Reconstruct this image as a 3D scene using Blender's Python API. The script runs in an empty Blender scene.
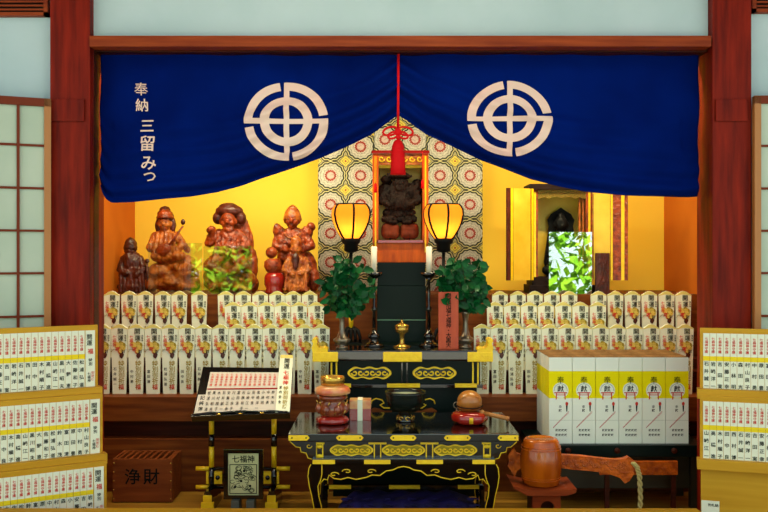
import bpy, bmesh, math, random
from mathutils import Vector, Matrix, noise
from math import sin, cos, pi, radians, sqrt
random.seed(7)
SC = bpy.context.scene
COL = SC.collection
F = 900.0
CZ = 1.21
def at(px, py, Y): return Vector(((px-384)*Y/F, Y, CZ-(py-256)*Y/F))
def X(px, Y): return (px-384)*Y/F
def Z(py, Y): return CZ-(py-256)*Y/F

# ---------------------------------------------------------------- materials
def lin(c):
    return tuple((v/255/12.92 if v/255 <= .04045 else ((v/255+.055)/1.055)**2.4) for v in c)
class NT:
    def __init__(s, name):
        s.m = bpy.data.materials.new(name); s.m.use_nodes = True
        s.t = s.m.node_tree; s.b = s.t.nodes['Principled BSDF']
    def n(s, typ, **kw):
        nd = s.t.nodes.new(typ)
        for k, v in kw.items(): setattr(nd, k, v)
        return nd
    def l(s, a, b): s.t.links.new(a, b)
    def math(s, op, a, b=None):
        nd = s.n('ShaderNodeMath', operation=op)
        for i, v in enumerate((a, b)):
            if v is None: continue
            if isinstance(v, (int, float)): nd.inputs[i].default_value = v
            else: s.l(v, nd.inputs[i])
        return nd.outputs[0]
    def mix(s, f, a, b):
        nd = s.n('ShaderNodeMix', data_type='RGBA')
        for sock, v in ((nd.inputs[0], f), (nd.inputs[6], a), (nd.inputs[7], b)):
            if isinstance(v, (int, float)): sock.default_value = v
            elif isinstance(v, tuple): sock.default_value = (*v, 1)[:4]
            else: s.l(v, sock)
        return nd.outputs[2]
def mat(name, c, rough=.5, metal=0, c2=None, scale=6, stretch=(1,1,1), bump=0, bscale=60, coat=0, spec=.5, detail=4):
    k = NT(name); b = k.b; c = lin(c)
    b.inputs['Base Color'].default_value = (*c, 1)
    b.inputs['Roughness'].default_value = rough; b.inputs['Metallic'].default_value = metal
    b.inputs['Specular IOR Level'].default_value = spec
    if coat: b.inputs['Coat Weight'].default_value = coat; b.inputs['Coat Roughness'].default_value = .08
    tc = k.n('ShaderNodeTexCoord')
    mp = k.n('ShaderNodeMapping'); mp.inputs['Scale'].default_value = stretch; k.l(tc.outputs['Object'], mp.inputs[0])
    if c2:
        nz = k.n('ShaderNodeTexNoise'); nz.inputs['Scale'].default_value = scale; nz.inputs['Detail'].default_value = detail
        k.l(mp.outputs[0], nz.inputs['Vector'])
        r = k.n('ShaderNodeMapRange'); r.inputs[1].default_value = .3; r.inputs[2].default_value = .7
        k.l(nz.outputs[0], r.inputs[0])
        k.l(k.mix(r.outputs[0], c, lin(c2)), b.inputs['Base Color'])
    if bump:
        nz = k.n('ShaderNodeTexNoise'); nz.inputs['Scale'].default_value = bscale; nz.inputs['Detail'].default_value = 4
        k.l(mp.outputs[0], nz.inputs['Vector'])
        bp = k.n('ShaderNodeBump'); bp.inputs['Strength'].default_value = bump; bp.inputs['Distance'].default_value = .01
        k.l(nz.outputs[0], bp.inputs['Height']); k.l(bp.outputs[0], b.inputs['Normal'])
    return k.m
def emis(name, c, s, c2=None):
    k = NT(name); b = k.b
    b.inputs['Base Color'].default_value = (*lin(c), 1)
    b.inputs['Emission Color'].default_value = (*lin(c), 1); b.inputs['Emission Strength'].default_value = s
    return k.m
M = {}
M['pillar'] = mat('red_brown_wood', (136,30,8), .5, spec=.12, c2=(84,12,2), scale=5, stretch=(6,6,.6), bump=.15)
M['beam'] = mat('orange_brown_wood', (152,66,24), .5, spec=.15, c2=(112,38,10), scale=5, stretch=(.6,6,8), bump=.1)
M['darkwood'] = mat('dark_brown_wood', (74,26,8), .5, spec=.15, c2=(40,12,4), scale=5, stretch=(.6,6,8), bump=.1)
M['stepwood'] = mat('step_wood', (128,68,22), .5, spec=.15, c2=(88,38,10), scale=4, stretch=(.8,6,9), bump=.1)
M['plaster'] = mat('grey_plaster', (182,203,208), .9, spec=.1, c2=(170,194,198), scale=3, bump=.05)
M['shoji'] = mat('shoji_paper', (186,200,182), .9, spec=.1, c2=(172,190,172), scale=4)
M['lattice'] = mat('lattice_wood', (110,44,20), .5, spec=.15)
M['stile'] = mat('stile_wood', (170,110,50), .5)
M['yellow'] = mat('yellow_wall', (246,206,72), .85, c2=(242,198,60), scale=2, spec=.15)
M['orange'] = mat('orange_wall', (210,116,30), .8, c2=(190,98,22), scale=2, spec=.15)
M['floor'] = mat('floor_wood', (170,125,45), .4, spec=.12, c2=(130,90,30), scale=3, stretch=(.6,8,1))
M['rail'] = mat('yellow_wood', (200,150,26), .5, spec=.12, c2=(180,130,18), scale=4, stretch=(.6,8,8))
M['boardwood'] = mat('board_wood', (206,158,44), .5, spec=.12, c2=(186,136,30), scale=3, stretch=(.5,5,9))
M['navy'] = mat('navy_cloth', (0,26,104), .9, c2=(0,18,84), scale=3, bump=.1, bscale=300, spec=.03)
M['crest'] = mat('crest_white', (235,195,178), .85, spec=.12, c2=(228,205,190), scale=4)
M['red'] = mat('red_silk', (215,16,22), .6, spec=.12, bump=.3, bscale=80)
M['black'] = mat('black_lacquer', (8,10,10), .12, coat=.6)
M['gblack'] = mat('green_black_lacquer', (2,18,15), .4, spec=.15)
M['matblack'] = mat('matt_black', (14,14,14), .5, spec=.12)
M['gold'] = mat('gold_leaf', (252,214,20), .4, metal=.12, c2=(240,192,14), scale=30, bump=.25, bscale=90)
M['brass'] = mat('brass', (200,160,70), .25, metal=.8)
M['silver'] = mat('pewter', (120,112,98), .3, metal=.8)
M['ink'] = mat('ink', (16,20,16), .8, spec=.12)
M['inkred'] = mat('ink_red', (205,60,48), .8, spec=.12)
M['paper'] = mat('paper', (232,236,212), .8, spec=.12)
M['page'] = mat('page_paper', (206,198,186), .8, spec=.1)
M['papercap'] = mat('paper_cap', (222,208,118), .8, spec=.12)
M['pale'] = mat('pale_yellow', (240,212,40), .8, spec=.12)
M['emapale'] = mat('print_yellow', (226,198,96), .8, spec=.12)
M['seal'] = mat('seal_olive', (160,138,40), .8, spec=.12)
M['boxwhite'] = mat('box_white', (236,242,226), .7, spec=.12)
M['boxyellow'] = mat('box_yellow', (240,226,0), .7, spec=.12)
M['card'] = mat('cardboard', (146,112,70), .8, spec=.1, c2=(112,84,50), scale=30, stretch=(1,.2,1))
M['greyline'] = mat('grey_print', (150,160,140), .8, spec=.12)
M['carve'] = mat('carved_wood', (178,74,22), .28, c2=(84,20,6), scale=32, bump=.9, bscale=55)
M['carve2'] = mat('carved_wood_light', (206,118,40), .28, c2=(120,42,12), scale=32, bump=.8, bscale=60)
M['carvedark'] = mat('carved_wood_dark', (96,36,20), .35, c2=(46,14,8), scale=18, bump=.6, bscale=45)
M['idol'] = mat('idol_wood', (40,20,12), .6, spec=.15, c2=(18,8,5), scale=16, bump=.5, bscale=50)
M['bale'] = mat('bale_wood', (124,52,26), .6, spec=.15, c2=(100,38,20), scale=12, bump=.3, bscale=70)
M['orangelac'] = mat('orange_lacquer', (238,110,18), .45, spec=.2, c2=(176,66,18), scale=5, stretch=(5,5,1))
M['goldfoil'] = mat('gold_foil', (246,210,70), .3, metal=.15, c2=(228,176,40), scale=8, bump=.1)
M['redlac'] = mat('red_lacquer', (150,26,16), .15, coat=.7)
M['browlac'] = mat('brown_lacquer', (92,30,14), .15, c2=(150,70,30), scale=30, coat=.6)
M['cream'] = mat('cream_lacquer', (225,190,120), .3, c2=(200,60,40), scale=14, coat=.4)
M['candle'] = mat('candle_wax', (235,228,205), .5)
M['leaf'] = mat('leaf', (10,92,42), .4, spec=.2, c2=(4,54,26), scale=20)
M['stem'] = mat('stem', (60,60,30), .6)
M['tablet'] = mat('tablet_wood', (192,74,30), .5, c2=(170,58,24), scale=8, stretch=(5,1,1))
M['mokugyo'] = mat('camphor_wood', (182,116,44), .3, c2=(142,80,26), scale=14, bump=.1, coat=.3)
M['mallet'] = mat('mallet_wood', (190,92,8), .22, c2=(140,56,4), scale=6, stretch=(3,3,1), coat=.25)
M['mallet_h'] = mat('mallet_handle', (212,100,12), .45, spec=.2, c2=(140,54,6), scale=30, bump=.7, bscale=60)
M['boxwood'] = mat('offering_box_wood', (140,72,30), .5, spec=.15, c2=(104,48,18), scale=4, stretch=(1,6,8), bump=.15)
M['rope'] = mat('rope', (176,160,96), .8, bump=.3)
M['purple'] = mat('purple_cloth', (34,22,104), .7, c2=(16,12,52), scale=14, bump=.3)
M['olive'] = mat('dark_plank', (52,44,20), .5, c2=(36,30,14), scale=3, stretch=(.6,6,6))
M['vessel'] = mat('bronze_black', (22,30,24), .22, metal=.4)
M['ash'] = mat('incense_ash', (150,165,140), .9)
M['cloth_green'] = mat('green_trim', (70,110,90), .6)
def shade_mat():
    k = NT('amber_paper'); b = k.b; b.inputs['Base Color'].default_value = (*lin((250,160,40)), 1); b.inputs['Roughness'].default_value = .6
    b.inputs['Specular IOR Level'].default_value = .1
    o = [n for n in k.t.nodes if n.type == 'OUTPUT_MATERIAL'][0]
    tr = k.n('ShaderNodeBsdfTranslucent'); tr.inputs[0].default_value = (1,.40,.035,1)
    mx = k.n('ShaderNodeMixShader'); mx.inputs[0].default_value = .7
    k.l(b.outputs[0], mx.inputs[1]); k.l(tr.outputs[0], mx.inputs[2]); k.l(mx.outputs[0], o.inputs[0]); return k.m
M['lampglow'] = shade_mat()
M['plank_grey'] = mat('grey_foot', (70,80,74), .5)
M['picture'] = mat('print_paper', (190,192,140), .8)
M['gravel'] = mat('gravel', (205,200,185), .9, c2=(170,165,150), scale=30)
M['hedge'] = mat('hedge_leaf', (150,200,50), .6, c2=(70,140,20), scale=3, spec=.1)

def brocade():
    k = NT('brocade'); b = k.b; b.inputs['Roughness'].default_value = .7
    tc = k.n('ShaderNodeTexCoord'); sp = k.n('ShaderNodeSeparateXYZ'); k.l(tc.outputs['Object'], sp.inputs[0])
    PX, PZ = 30*5.55/900, 28.9*5.55/900
    def cell(off):
        fx = k.math('SUBTRACT', k.math('FRACT', k.math('ADD', k.math('DIVIDE', sp.outputs[0], PX), 40.5+off)), .5)
        fz = k.math('SUBTRACT', k.math('FRACT', k.math('ADD', k.math('DIVIDE', sp.outputs[2], PZ), 40.5+off)), .5)
        return fx, fz
    fx, fz = cell(0)
    d = k.math('SQRT', k.math('ADD', k.math('MULTIPLY', fx, fx), k.math('MULTIPLY', fz, fz)))
    an = k.math('ARCTAN2', fz, fx)
    d = k.math('ADD', d, k.math('MULTIPLY', k.math('COSINE', k.math('MULTIPLY', an, 14)), .014))
    r = k.n('ShaderNodeValToRGB'); r.color_ramp.interpolation = 'CONSTANT'
    stops = [(0,(206,184,176)),(.12,(160,50,38)),(.19,(202,198,184)),(.235,(96,92,74)),(.25,(202,200,186)),
             (.33,(150,154,140)),(.35,(196,196,180)),(.405,(16,34,26)),(.455,(206,200,140)),(.485,(40,48,34)),(.525,(178,174,128))]
    e = r.color_ramp.elements
    while len(e) < len(stops): e.new(.9)
    for i, (p, c) in enumerate(stops): e[i].position = p; e[i].color = (*lin(c), 1)
    k.l(d, r.inputs[0])
    gx, gz = cell(.5)
    m = k.math('ADD', k.math('ABSOLUTE', gx), k.math('ABSOLUTE', gz))
    r2 = k.n('ShaderNodeValToRGB'); r2.color_ramp.interpolation = 'CONSTANT'
    st2 = [(0,(160,60,50)),(.04,(226,206,70)),(.1,(120,110,40)),(.12,(222,204,90)),(.2,(50,60,40)),(.225,(190,180,120))]
    e = r2.color_ramp.elements
    while len(e) < len(st2): e.new(.9)
    for i, (p, c) in enumerate(st2): e[i].position = p; e[i].color = (*lin(c), 1)
    k.l(m, r2.inputs[0])
    near = k.math('LESS_THAN', m, .24)
    c = k.mix(near, r.outputs[0], r2.outputs[0])
    nz = k.n('ShaderNodeTexNoise'); nz.inputs['Scale'].default_value = 90; k.l(tc.outputs['Object'], nz.inputs['Vector'])
    c = k.mix(k.math('MULTIPLY', k.math('GREATER_THAN', nz.outputs[0], .56), .3), c, lin((70,72,48)))
    k.l(c, b.inputs['Base Color'])
    return k.m
M['brocade'] = brocade()
def glass(fac, name):
    k = NT(name); k.t.nodes.remove(k.b)
    o = [n for n in k.t.nodes if n.type == 'OUTPUT_MATERIAL'][0]
    a = k.n('ShaderNodeBsdfTransparent'); g = k.n('ShaderNodeBsdfGlossy'); g.inputs['Roughness'].default_value = 0
    a.inputs[0].default_value = (.97,1,.96,1)
    mx = k.n('ShaderNodeMixShader'); mx.inputs[0].default_value = fac
    k.l(a.outputs[0], mx.inputs[1]); k.l(g.outputs[0], mx.inputs[2]); k.l(mx.outputs[0], o.inputs[0])
    return k.m
M['glass'] = glass(.17, 'clear_glass'); M['glass2'] = glass(.42, 'boosted_glass')  # reflectance raised beyond real glass to strengthen the mirrored garden

# ---------------------------------------------------------------- mesh builder
GL = {}
def glyph(ch, bold=.012):
    bold = 0 if ch in '奉' else min(bold, .014)
    if (ch, bold) in GL: return GL[(ch, bold)]
    cu = bpy.data.curves.new('g', 'FONT'); cu.body = ch; cu.size = 1; cu.resolution_u = 2; cu.offset = bold; cu.fill_mode = 'FRONT'
    ob = bpy.data.objects.new('g', cu); COL.objects.link(ob)
    dg = bpy.context.evaluated_depsgraph_get()
    me = bpy.data.meshes.new_from_object(ob.evaluated_get(dg))
    vs = [(v.co.x, v.co.y) for v in me.vertices]; fs = [tuple(p.vertices) for p in me.polygons]
    bpy.data.objects.remove(ob); bpy.data.curves.remove(cu); bpy.data.meshes.remove(me)
    if vs:
        x0 = min(v[0] for v in vs); x1 = max(v[0] for v in vs); y0 = min(v[1] for v in vs); y1 = max(v[1] for v in vs)
        vs = [(x-(x0+x1)/2, y-(y0+y1)/2) for x, y in vs]
        if bold > .001 and (max(v[0] for v in vs)-min(v[0] for v in vs) > 1.04 or max(v[1] for v in vs)-min(v[1] for v in vs) > 1.04):
            GL[(ch, bold)] = glyph(ch, bold*.5 if bold > .006 else 0); return GL[(ch, bold)]
    GL[(ch, bold)] = (vs, fs); return GL[(ch, bold)]
class MB:
    def __init__(s): s.bm = bmesh.new(); s.mats = []
    def mi(s, m):
        m = M[m] if isinstance(m, str) else m
        if m not in s.mats: s.mats.append(m)
        return s.mats.index(m)
    def faces(s, vs, fs, m, smooth=False):
        i = s.mi(m); V = [s.bm.verts.new(v) for v in vs]
        for f in fs:
            try:
                q = s.bm.faces.new([V[j] for j in f]); q.material_index = i; q.smooth = smooth
            except ValueError: pass
        return s
    def box(s, x0, x1, y0, y1, z0, z1, m, bev=0):
        t = bmesh.new(); bmesh.ops.create_cube(t, size=1)
        for v in t.verts:
            v.co = Vector(((x0+x1)/2+v.co.x*(x1-x0), (y0+y1)/2+v.co.y*(y1-y0), (z0+z1)/2+v.co.z*(z1-z0)))
        if bev: bmesh.ops.bevel(t, geom=t.edges[:], offset=bev, segments=2, affect='EDGES', profile=.7)
        s.merge(t, m); return s
    def merge(s, t, m, smooth=False):
        t.verts.index_update()
        s.faces([v.co.copy() for v in t.verts], [[v.index for v in f.verts] for f in t.faces], m, smooth); t.free()
    def pbox(s, x0, x1, yt, yb, Y, dep, m, bev=0):
        return s.box(X(x0,Y), X(x1,Y), Y, Y+dep, Z(yb,Y), Z(yt,Y), m, bev)
    def tube(s, pts, r, m, n=8, flat=1, caps=True):
        pts = [Vector(p) for p in pts]; rs = r if isinstance(r, (list, tuple)) else [r]*len(pts)
        vs = []; fs = []; up = None
        for i, p in enumerate(pts):
            d = (pts[min(i+1, len(pts)-1)]-pts[max(i-1, 0)])
            d = d.normalized() if d.length > 1e-9 else Vector((0,0,1))
            if up is None: up = Vector((0,1,0)) if abs(d.y) < .9 else Vector((1,0,0))
            a = d.cross(up); a = a.normalized() if a.length > 1e-6 else Vector((1,0,0)); b = a.cross(d).normalized()
            up = b
            for k in range(n):
                t = 2*pi*k/n; vs.append(p+a*cos(t)*rs[i]+b*sin(t)*rs[i]*flat)
        for i in range(len(pts)-1):
            for k in range(n):
                fs.append((i*n+k, i*n+(k+1) % n, (i+1)*n+(k+1) % n, (i+1)*n+k))
        if caps: fs.append(tuple(range(n))[::-1]); fs.append(tuple((len(pts)-1)*n+k for k in range(n)))
        return s.faces(vs, fs, m, True)
    def lathe(s, prof, c, m, n=24, sx=1, sy=1, fn=None):
        vs = []; fs = []
        for r, z in prof:
            for k in range(n):
                t = 2*pi*k/n; rr = max(r, 1e-4)*(fn(t, z) if fn else 1)
                vs.append((c[0]+rr*cos(t)*sx, c[1]+rr*sin(t)*sy, c[2]+z))
        for i in range(len(prof)-1):
            for k in range(n):
                fs.append((i*n+k, i*n+(k+1) % n, (i+1)*n+(k+1) % n, (i+1)*n+k))
        fs.append(tuple(range(n))[::-1]); fs.append(tuple((len(prof)-1)*n+k for k in range(n)))
        return s.faces(vs, fs, m, True)
    def ell(s, c, r, m, sub=3, rot=None):
        t = bmesh.new(); bmesh.ops.create_icosphere(t, subdivisions=sub, radius=1)
        for v in t.verts:
            q = Vector((v.co.x*r[0], v.co.y*r[1], v.co.z*r[2]))
            if rot: q = rot @ q
            v.co = q+Vector(c)
        s.merge(t, m, True); return s
    def prism(s, pts, y0, y1, m, smooth=False):   # outline in (x,z), extruded along Y
        n = len(pts); vs = [(x, y0, z) for x, z in pts]+[(x, y1, z) for x, z in pts]
        fs = [tuple(range(n)), tuple(range(2*n-1, n-1, -1))]+[(i, (i+1) % n, n+(i+1) % n, n+i) for i in range(n)]
        return s.faces(vs, fs, m, smooth)
    def ppris(s, pts, Y, dep, m):
        return s.prism([(X(a,Y), Z(b,Y)) for a, b in pts], Y, Y+dep, m)
    def text(s, txt, cx, y, cz, size, m, pitch=1.0, vertical=True, bold=.012, fn=None, sx=1):
        n = len(txt)
        for i, ch in enumerate(txt):
            if ch == ' ': continue
            o = ((n-1)/2-i)*size*pitch
            ox, oz = (0, o) if vertical else (-o, 0)
            vs, fs = glyph(ch, bold)
            W = []
            for a, b in vs:
                px, pz = cx+ox+a*size*sx, cz+oz+b*size
                W.append((px, y if fn is None else fn(px, pz), pz))
            s.faces(W, fs, m)
        return s
    def xf(s, mtx): bmesh.ops.transform(s.bm, matrix=mtx, verts=s.bm.verts[:]); return s
    def build(s, name, parent=None, origin=None, label=None, fix=True):
        if fix:
            big = [f for f in s.bm.faces]
            try: bmesh.ops.recalc_face_normals(s.bm, faces=big)
            except Exception: pass
        o = Vector(origin) if origin is not None else Vector((0,0,0))
        base = o.copy()
        if parent is not None and origin is None: base = Vector(parent.get('_b', (0,0,0)))
        if origin is not None and parent is not None: o = o-Vector(parent.get('_b', (0,0,0)))
        elif parent is not None: o = Vector((0,0,0))
        if origin is None and parent is None: base = Vector((0,0,0))
        bmesh.ops.translate(s.bm, vec=-base, verts=s.bm.verts[:])
        me = bpy.data.meshes.new(name); s.bm.to_mesh(me); s.bm.free()
        for m in s.mats: me.materials.append(m)
        ob = bpy.data.objects.new(name, me); COL.objects.link(ob); ob.location = o
        ob['_b'] = tuple(base)
        if parent is not None: ob.parent = parent
        if label: ob['label'] = label
        return ob
def tag(o, label, cat, group=None, kind=None):
    o['label'] = label; o['category'] = cat
    if group: o['group'] = group
    if kind: o['kind'] = kind
    return o
def thing(name, label, cat, base=(0,0,0), group=None):
    o = bpy.data.objects.new(name, None); COL.objects.link(o); o.location = base; o['_b'] = tuple(base); o.empty_display_size = .05
    return tag(o, label, cat, group)
def struct(o): o['kind'] = 'structure'; return o
def dup(root, loc=None, rz=None, label=None, group=None, parent=None):
    r = root.copy(); COL.objects.link(r)
    if loc is not None: r.location = loc
    if rz is not None: r.rotation_euler.z = rz
    if label: r['label'] = label
    if group: r['group'] = group
    if parent is not None: r.parent = parent
    for ch in list(root.children): dup(ch, parent=r)
    return r
ORD = ['first','second','third','fourth','fifth','sixth','seventh','eighth','ninth','tenth','eleventh','twelfth','thirteenth','fourteenth','fifteenth','sixteenth']
def sculpt(name, prims, voxel, m, parent, amp=0, nscale=30, smooth=2, label=None, keep=None):
    """prims: ('e',c,r[,rot]) or ('c',p0,p1,r0,r1): fused into ONE continuous carved surface"""
    mb = MB()
    for p in prims:
        if p[0] == 'e': mb.ell(p[1], p[2], m, 3, p[3] if len(p) > 3 else None)
        else:
            a, b = Vector(p[1]), Vector(p[2]); N = 6
            mb.tube([a.lerp(b, i/N) for i in range(N+1)], [p[3]+(p[4]-p[3])*i/N for i in range(N+1)], m, 12)
            mb.ell(a, (p[3],)*3, m, 2); mb.ell(b, (p[4],)*3, m, 2)
    ob = mb.build(name, parent, label=label)
    md = ob.modifiers.new('r', 'REMESH'); md.mode = 'VOXEL'; md.voxel_size = voxel; md.use_smooth_shade = True
    sm = ob.modifiers.new('s', 'SMOOTH'); sm.factor = .5; sm.iterations = smooth
    dg = bpy.context.evaluated_depsgraph_get()
    me = bpy.data.meshes.new_from_object(ob.evaluated_get(dg))
    ob.modifiers.clear(); ob.data = me
    if not me.materials: me.materials.append(M[m])
    if amp:
        me.update()
        ns = [v.normal.copy() for v in me.vertices]
        for v, nn in zip(me.vertices, ns):
            if keep and (v.co-keep[0]).length < keep[1]: continue
            q = Vector((v.co.x*1.5, v.co.y, v.co.z*.7))*nscale; v.co += nn*amp*((1-3.2*abs(noise.noise(q)))*.75+.5*noise.noise(q*2.3))
    for p in me.polygons: p.use_smooth = True
    return ob
# ================================================================ SETTING
YP = 4.0
def solid(name, *a, m, bev=0, parent=None):
    return MB().box(*a, m, bev).build(name, parent)
BW = 5.62
XL, XR = X(135,BW), X(664,BW)
struct(solid('floor', -3.2, 3.2, 2.2, 5.6, -.1, 0, m='floor'))
g = struct(solid('ground', -12, 12, -14, 2.2, -.35, -.1, m='gravel'))
struct(solid('wall_back', XL-.1, XR+.1, BW, BW+.1, 0, 2.45, m='yellow'))
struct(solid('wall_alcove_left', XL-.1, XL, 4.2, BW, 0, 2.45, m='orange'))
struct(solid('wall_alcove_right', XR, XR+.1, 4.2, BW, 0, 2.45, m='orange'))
struct(solid('ceiling_alcove', XL-.1, XR+.1, 4.22, BW+.1, 2.45, 2.55, m='darkwood'))
struct(solid('ceiling', -3.2, 3.2, 2.4, 5.6, 2.9, 3.0, m='beam'))
# front wall: plaster over the opening and beside it
w = MB(); w.box(X(88,YP), X(712,YP), YP+.05, YP+.15, Z(40,YP), 2.9, 'plaster'); struct(w.build('wall_front'))
w = MB(); w.box(-3.2, X(52,YP), YP+.06, YP+.16, 0, 2.9, 'plaster'); struct(w.build('wall_left'))
w = MB(); w.box(X(750,YP), 3.2, YP+.06, YP+.16, 0, 2.9, 'plaster'); struct(w.build('wall_right'))
for side, x0, x1, pa, pb in (('left', 50, 90, 49, 84), ('right', 712.5, 751.5, 716, 748)):
    p = MB(); p.box(X(x0,YP), X(x1,YP), YP, YP+.2, 0, 2.9, 'pillar', .004)
    o = struct(p.build('trim_pillar_'+side))
    q = MB(); q.pbox(pa, pb, 99, 121, YP-.012, .011, 'pillar', .003); q.build('joint_cover', o)
b = MB(); b.box(X(89.3,3.97), X(711.5,3.97), YP-.03, YP+.05, Z(46.5,3.97), Z(35.5,3.97), 'beam', .004); struct(b.build('trim_lintel'))
b = MB(); b.box(X(89,YP), X(712,YP), YP+.06, YP+.2, Z(49,YP), Z(44,YP), 'darkwood'); struct(b.build('trim_lintel_rail'))
for side, x0, x1, x2 in (('left', 88, 99, 102.5), ('right', 714, 703.5, 699.5)):
    j = MB(); a_, b_ = sorted((X(x0,YP+.04), X(x1,4.12))); j.box(a_, b_, YP+.05, YP+.12, .0, Z(46,YP), 'darkwood', .003)
    struct(j.build('trim_jamb_'+side))
    j = MB(); a_, b_ = sorted((X(x1-(6 if x1<400 else -6),4.19), X(x2+(1 if x1>400 else -1),4.19))); j.box(a_, b_, 4.185, 4.22, .0, 2.4, 'stile', .002)
    struct(j.build('trim_jamb_strip_'+side))
# slatted vents high on the side walls
for side, x0, x1, yb in (('left', -60, 47.5, 15.5), ('right', 752.5, 860, 12)):
    v = MB(); Y = YP+.02; v.pbox(x0, x1, yb-3.5, yb, Y, .035, 'beam')
    if side == 'left': v.pbox(x1-4, x1, -60, yb, Y, .035, 'beam')
    else: v.pbox(x0, x0+4, -60, yb, Y, .035, 'beam')
    o = struct(v.build('window_vent_'+side))
    v = MB()
    for k in range(5): v.pbox(x0+4, x1-4, yb-7-4*k, yb-5.2-4*k, Y+.01, .012, 'beam')
    v.pbox(x0+4, x1-4, -60, yb-3, Y+.03, .008, 'matblack'); v.build('slats', o)
# shoji screens
def shoji(name, W, H, cols, rows, loc, rz, flip=1):
    fr = MB(); fr.box(0,.028,-.016,.016,0,H,'stile'); fr.box(W-.028,W,-.016,.016,0,H,'stile')
    fr.box(0,W,-.016,.016,H-.035,H,'lattice'); fr.box(0,W,-.016,.016,0,.05,'stile')
    o = struct(fr.build(name)); o.location = loc; o.rotation_euler.z = rz
    p = MB(); p.box(.02,W-.02,.0,.006,.04,H-.03,'shoji'); p.build('paper', o)
    l = MB()
    for c in cols: l.box(c-.006,c+.006,-.012,0,.05,H-.03,'lattice')
    for r in rows: l.box(.02,W-.02,-.010,0,r-.005,r+.005,'lattice')
    l.build('lattice', o); return o
Hs = Z(100,4.0)
rows = [Z(y,4.0) for y in (146.7,189,231,273,315.5,358,400,442)]
W = 1.0; th = radians(24)
x0 = X(49.5,3.97)
shoji('door_1', W, Hs, [W-.026-.108*k for k in range(1,8)], rows, (x0-W*cos(th), 3.985-W*sin(th), 0), th)
shoji('door_2', W, Z(97,4.0), [.02+.15*k for k in range(1,6)], rows, (X(752.5,3.99), 3.98, 0), radians(-3))
# front threshold
r = MB(); r.box(X(-60,3.4), X(702,3.4), 3.4, 3.46, .0, Z(512.5,3.4), 'rail', .004); struct(r.build('trim_threshold'))

# stepped display tiers inside the alcove
SH1, SH2, SH3 = Z(394,4.72), Z(370,4.84), Z(357.5,4.96)
SS = Z(294,5.06)
struct(MB().box(XL, XR, 4.62, 4.78, SH1-.125, SH1, 'stepwood', .003).build('trim_step_lower'))
struct(MB().box(XL, XR, 4.70, 5.6, 0, SH1-.125, 'darkwood').build('trim_step_base'))
struct(MB().box(XL, XR, 4.62, 4.70, 0, SH1-.215, 'stepwood', .003).build('trim_step_panel'))
struct(MB().box(XL, XR, 4.78, 4.90, SH1-.125, SH2, 'darkwood').build('trim_step_middle'))
struct(MB().box(XL, XR, 4.90, 5.02, SH1-.125, SH3, 'darkwood').build('trim_step_upper'))
struct(MB().box(XL, XR, 5.02, BW, SH1-.125, SS, 'stepwood').build('trim_statue_shelf'))
# low dark bench under the white boxes
bn = thing('display_bench', 'low dark wooden bench carrying the row of white and yellow boxes', 'bench', (X(618,4.4),4.4,0))
ZB = Z(443.5,4.26)
MB().box(X(531,4.28), X(702,4.28), 4.22, 4.61, ZB-.055, ZB, 'gblack', .004).build('bench_top', bn)
MB().box(X(536,4.3), X(700,4.3), 4.34, 4.36, .09, ZB-.055, 'olive').build('front_panel', bn)
for x in (540, 696):
    for y in (4.31, 4.54): MB().box(X(x,4.3)-.02, X(x,4.3)+.02, y-.0, y+.04, 0, ZB-.055, 'olive').build('leg', bn)
for x in (568, 617, 674):
    k = MB(); c = at(x,450.5,4.216); k.tube([c, c+Vector((0,-.01,0))], .013, 'darkwood', 16); k.build('disc_mount', bn)

# ================================================================ CURTAIN
BOT = [(101,186),(102,191),(106,199),(112,203),(135,202.5),(156,200.5),(190,197.5),(216,193),(240,186.5),(259,179.5),(290,169.5),(318,160),(345,148.5),(371,136),(388,124),(398,116),
       (408,122),(427,136),(455,149),(482,162),(505,171),(530,181),(560,189),(586,194),(627,198),(660,198.5),(690,199.5),(699,199)]
def bot(x):
    for (a, ya), (b_, yb) in zip(BOT, BOT[1:]):
        if x <= b_: return ya+(yb-ya)*max(0, (x-a))/(b_-a)
    return BOT[-1][1]
YC = 4.125
def cdisp(px, py):
    b_ = bot(px); h = b_-py; side = abs(px-398)/300
    g_ = max(0, 1-side)
    d = .026*sin(h*.36+.6*sin(px*.03))*math.exp(-max(h,0)/24)*(.35+.9*(1-abs(side-.45)*1.1))
    # folds hanging from the rail and sweeping to the gather
    d += .012*sin((px-398)*.10)*math.exp(-((py-60)/80)**2)*(.3+g_)
    for c in (0, 1):
        t = h-(30+22*c)-side*26
        d += -.026*math.exp(-(t/6.)**2)*(.2+g_*.9)*(1 if side < .95 else 0)
    d += .010*sin(px*.018+2)+.012*sin((px*(1 if px < 398 else -1)+py*1.3)*.07)*math.exp(-((py-120)/70)**2)*(.4+.6*side)
    return d
def cy(x, z, off=0):
    px = 384+x*F/YC; py = 256-(z-CZ)*F/YC
    return YC+cdisp(px, py)-off
cur = MB(); NX, NZ = 300, 60; vs = []; fs = []
for i in range(NX+1):
    px = 101+598*i/NX; b_ = bot(px)
    for j in range(NZ+1):
        t = j/NZ; py = 52.5-3*(i/NX)+(b_-52.5)*t
        p = at(px, py, YC); p.y = YC+cdisp(px, py); vs.append(p)
for i in range(NX):
    for j in range(NZ):
        a_ = i*(NZ+1)+j; fs.append((a_, a_+1, a_+NZ+2, a_+NZ+1))
cur.faces(vs, fs, 'navy', True)
co = cur.build('curtain', fix=False)
tag(co, 'navy blue shrine curtain with white ring crests gathered up in the middle', 'curtain')
sd = co.modifiers.new('thickness', 'SOLIDIFY'); sd.thickness = .003; sd.offset = 1
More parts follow.
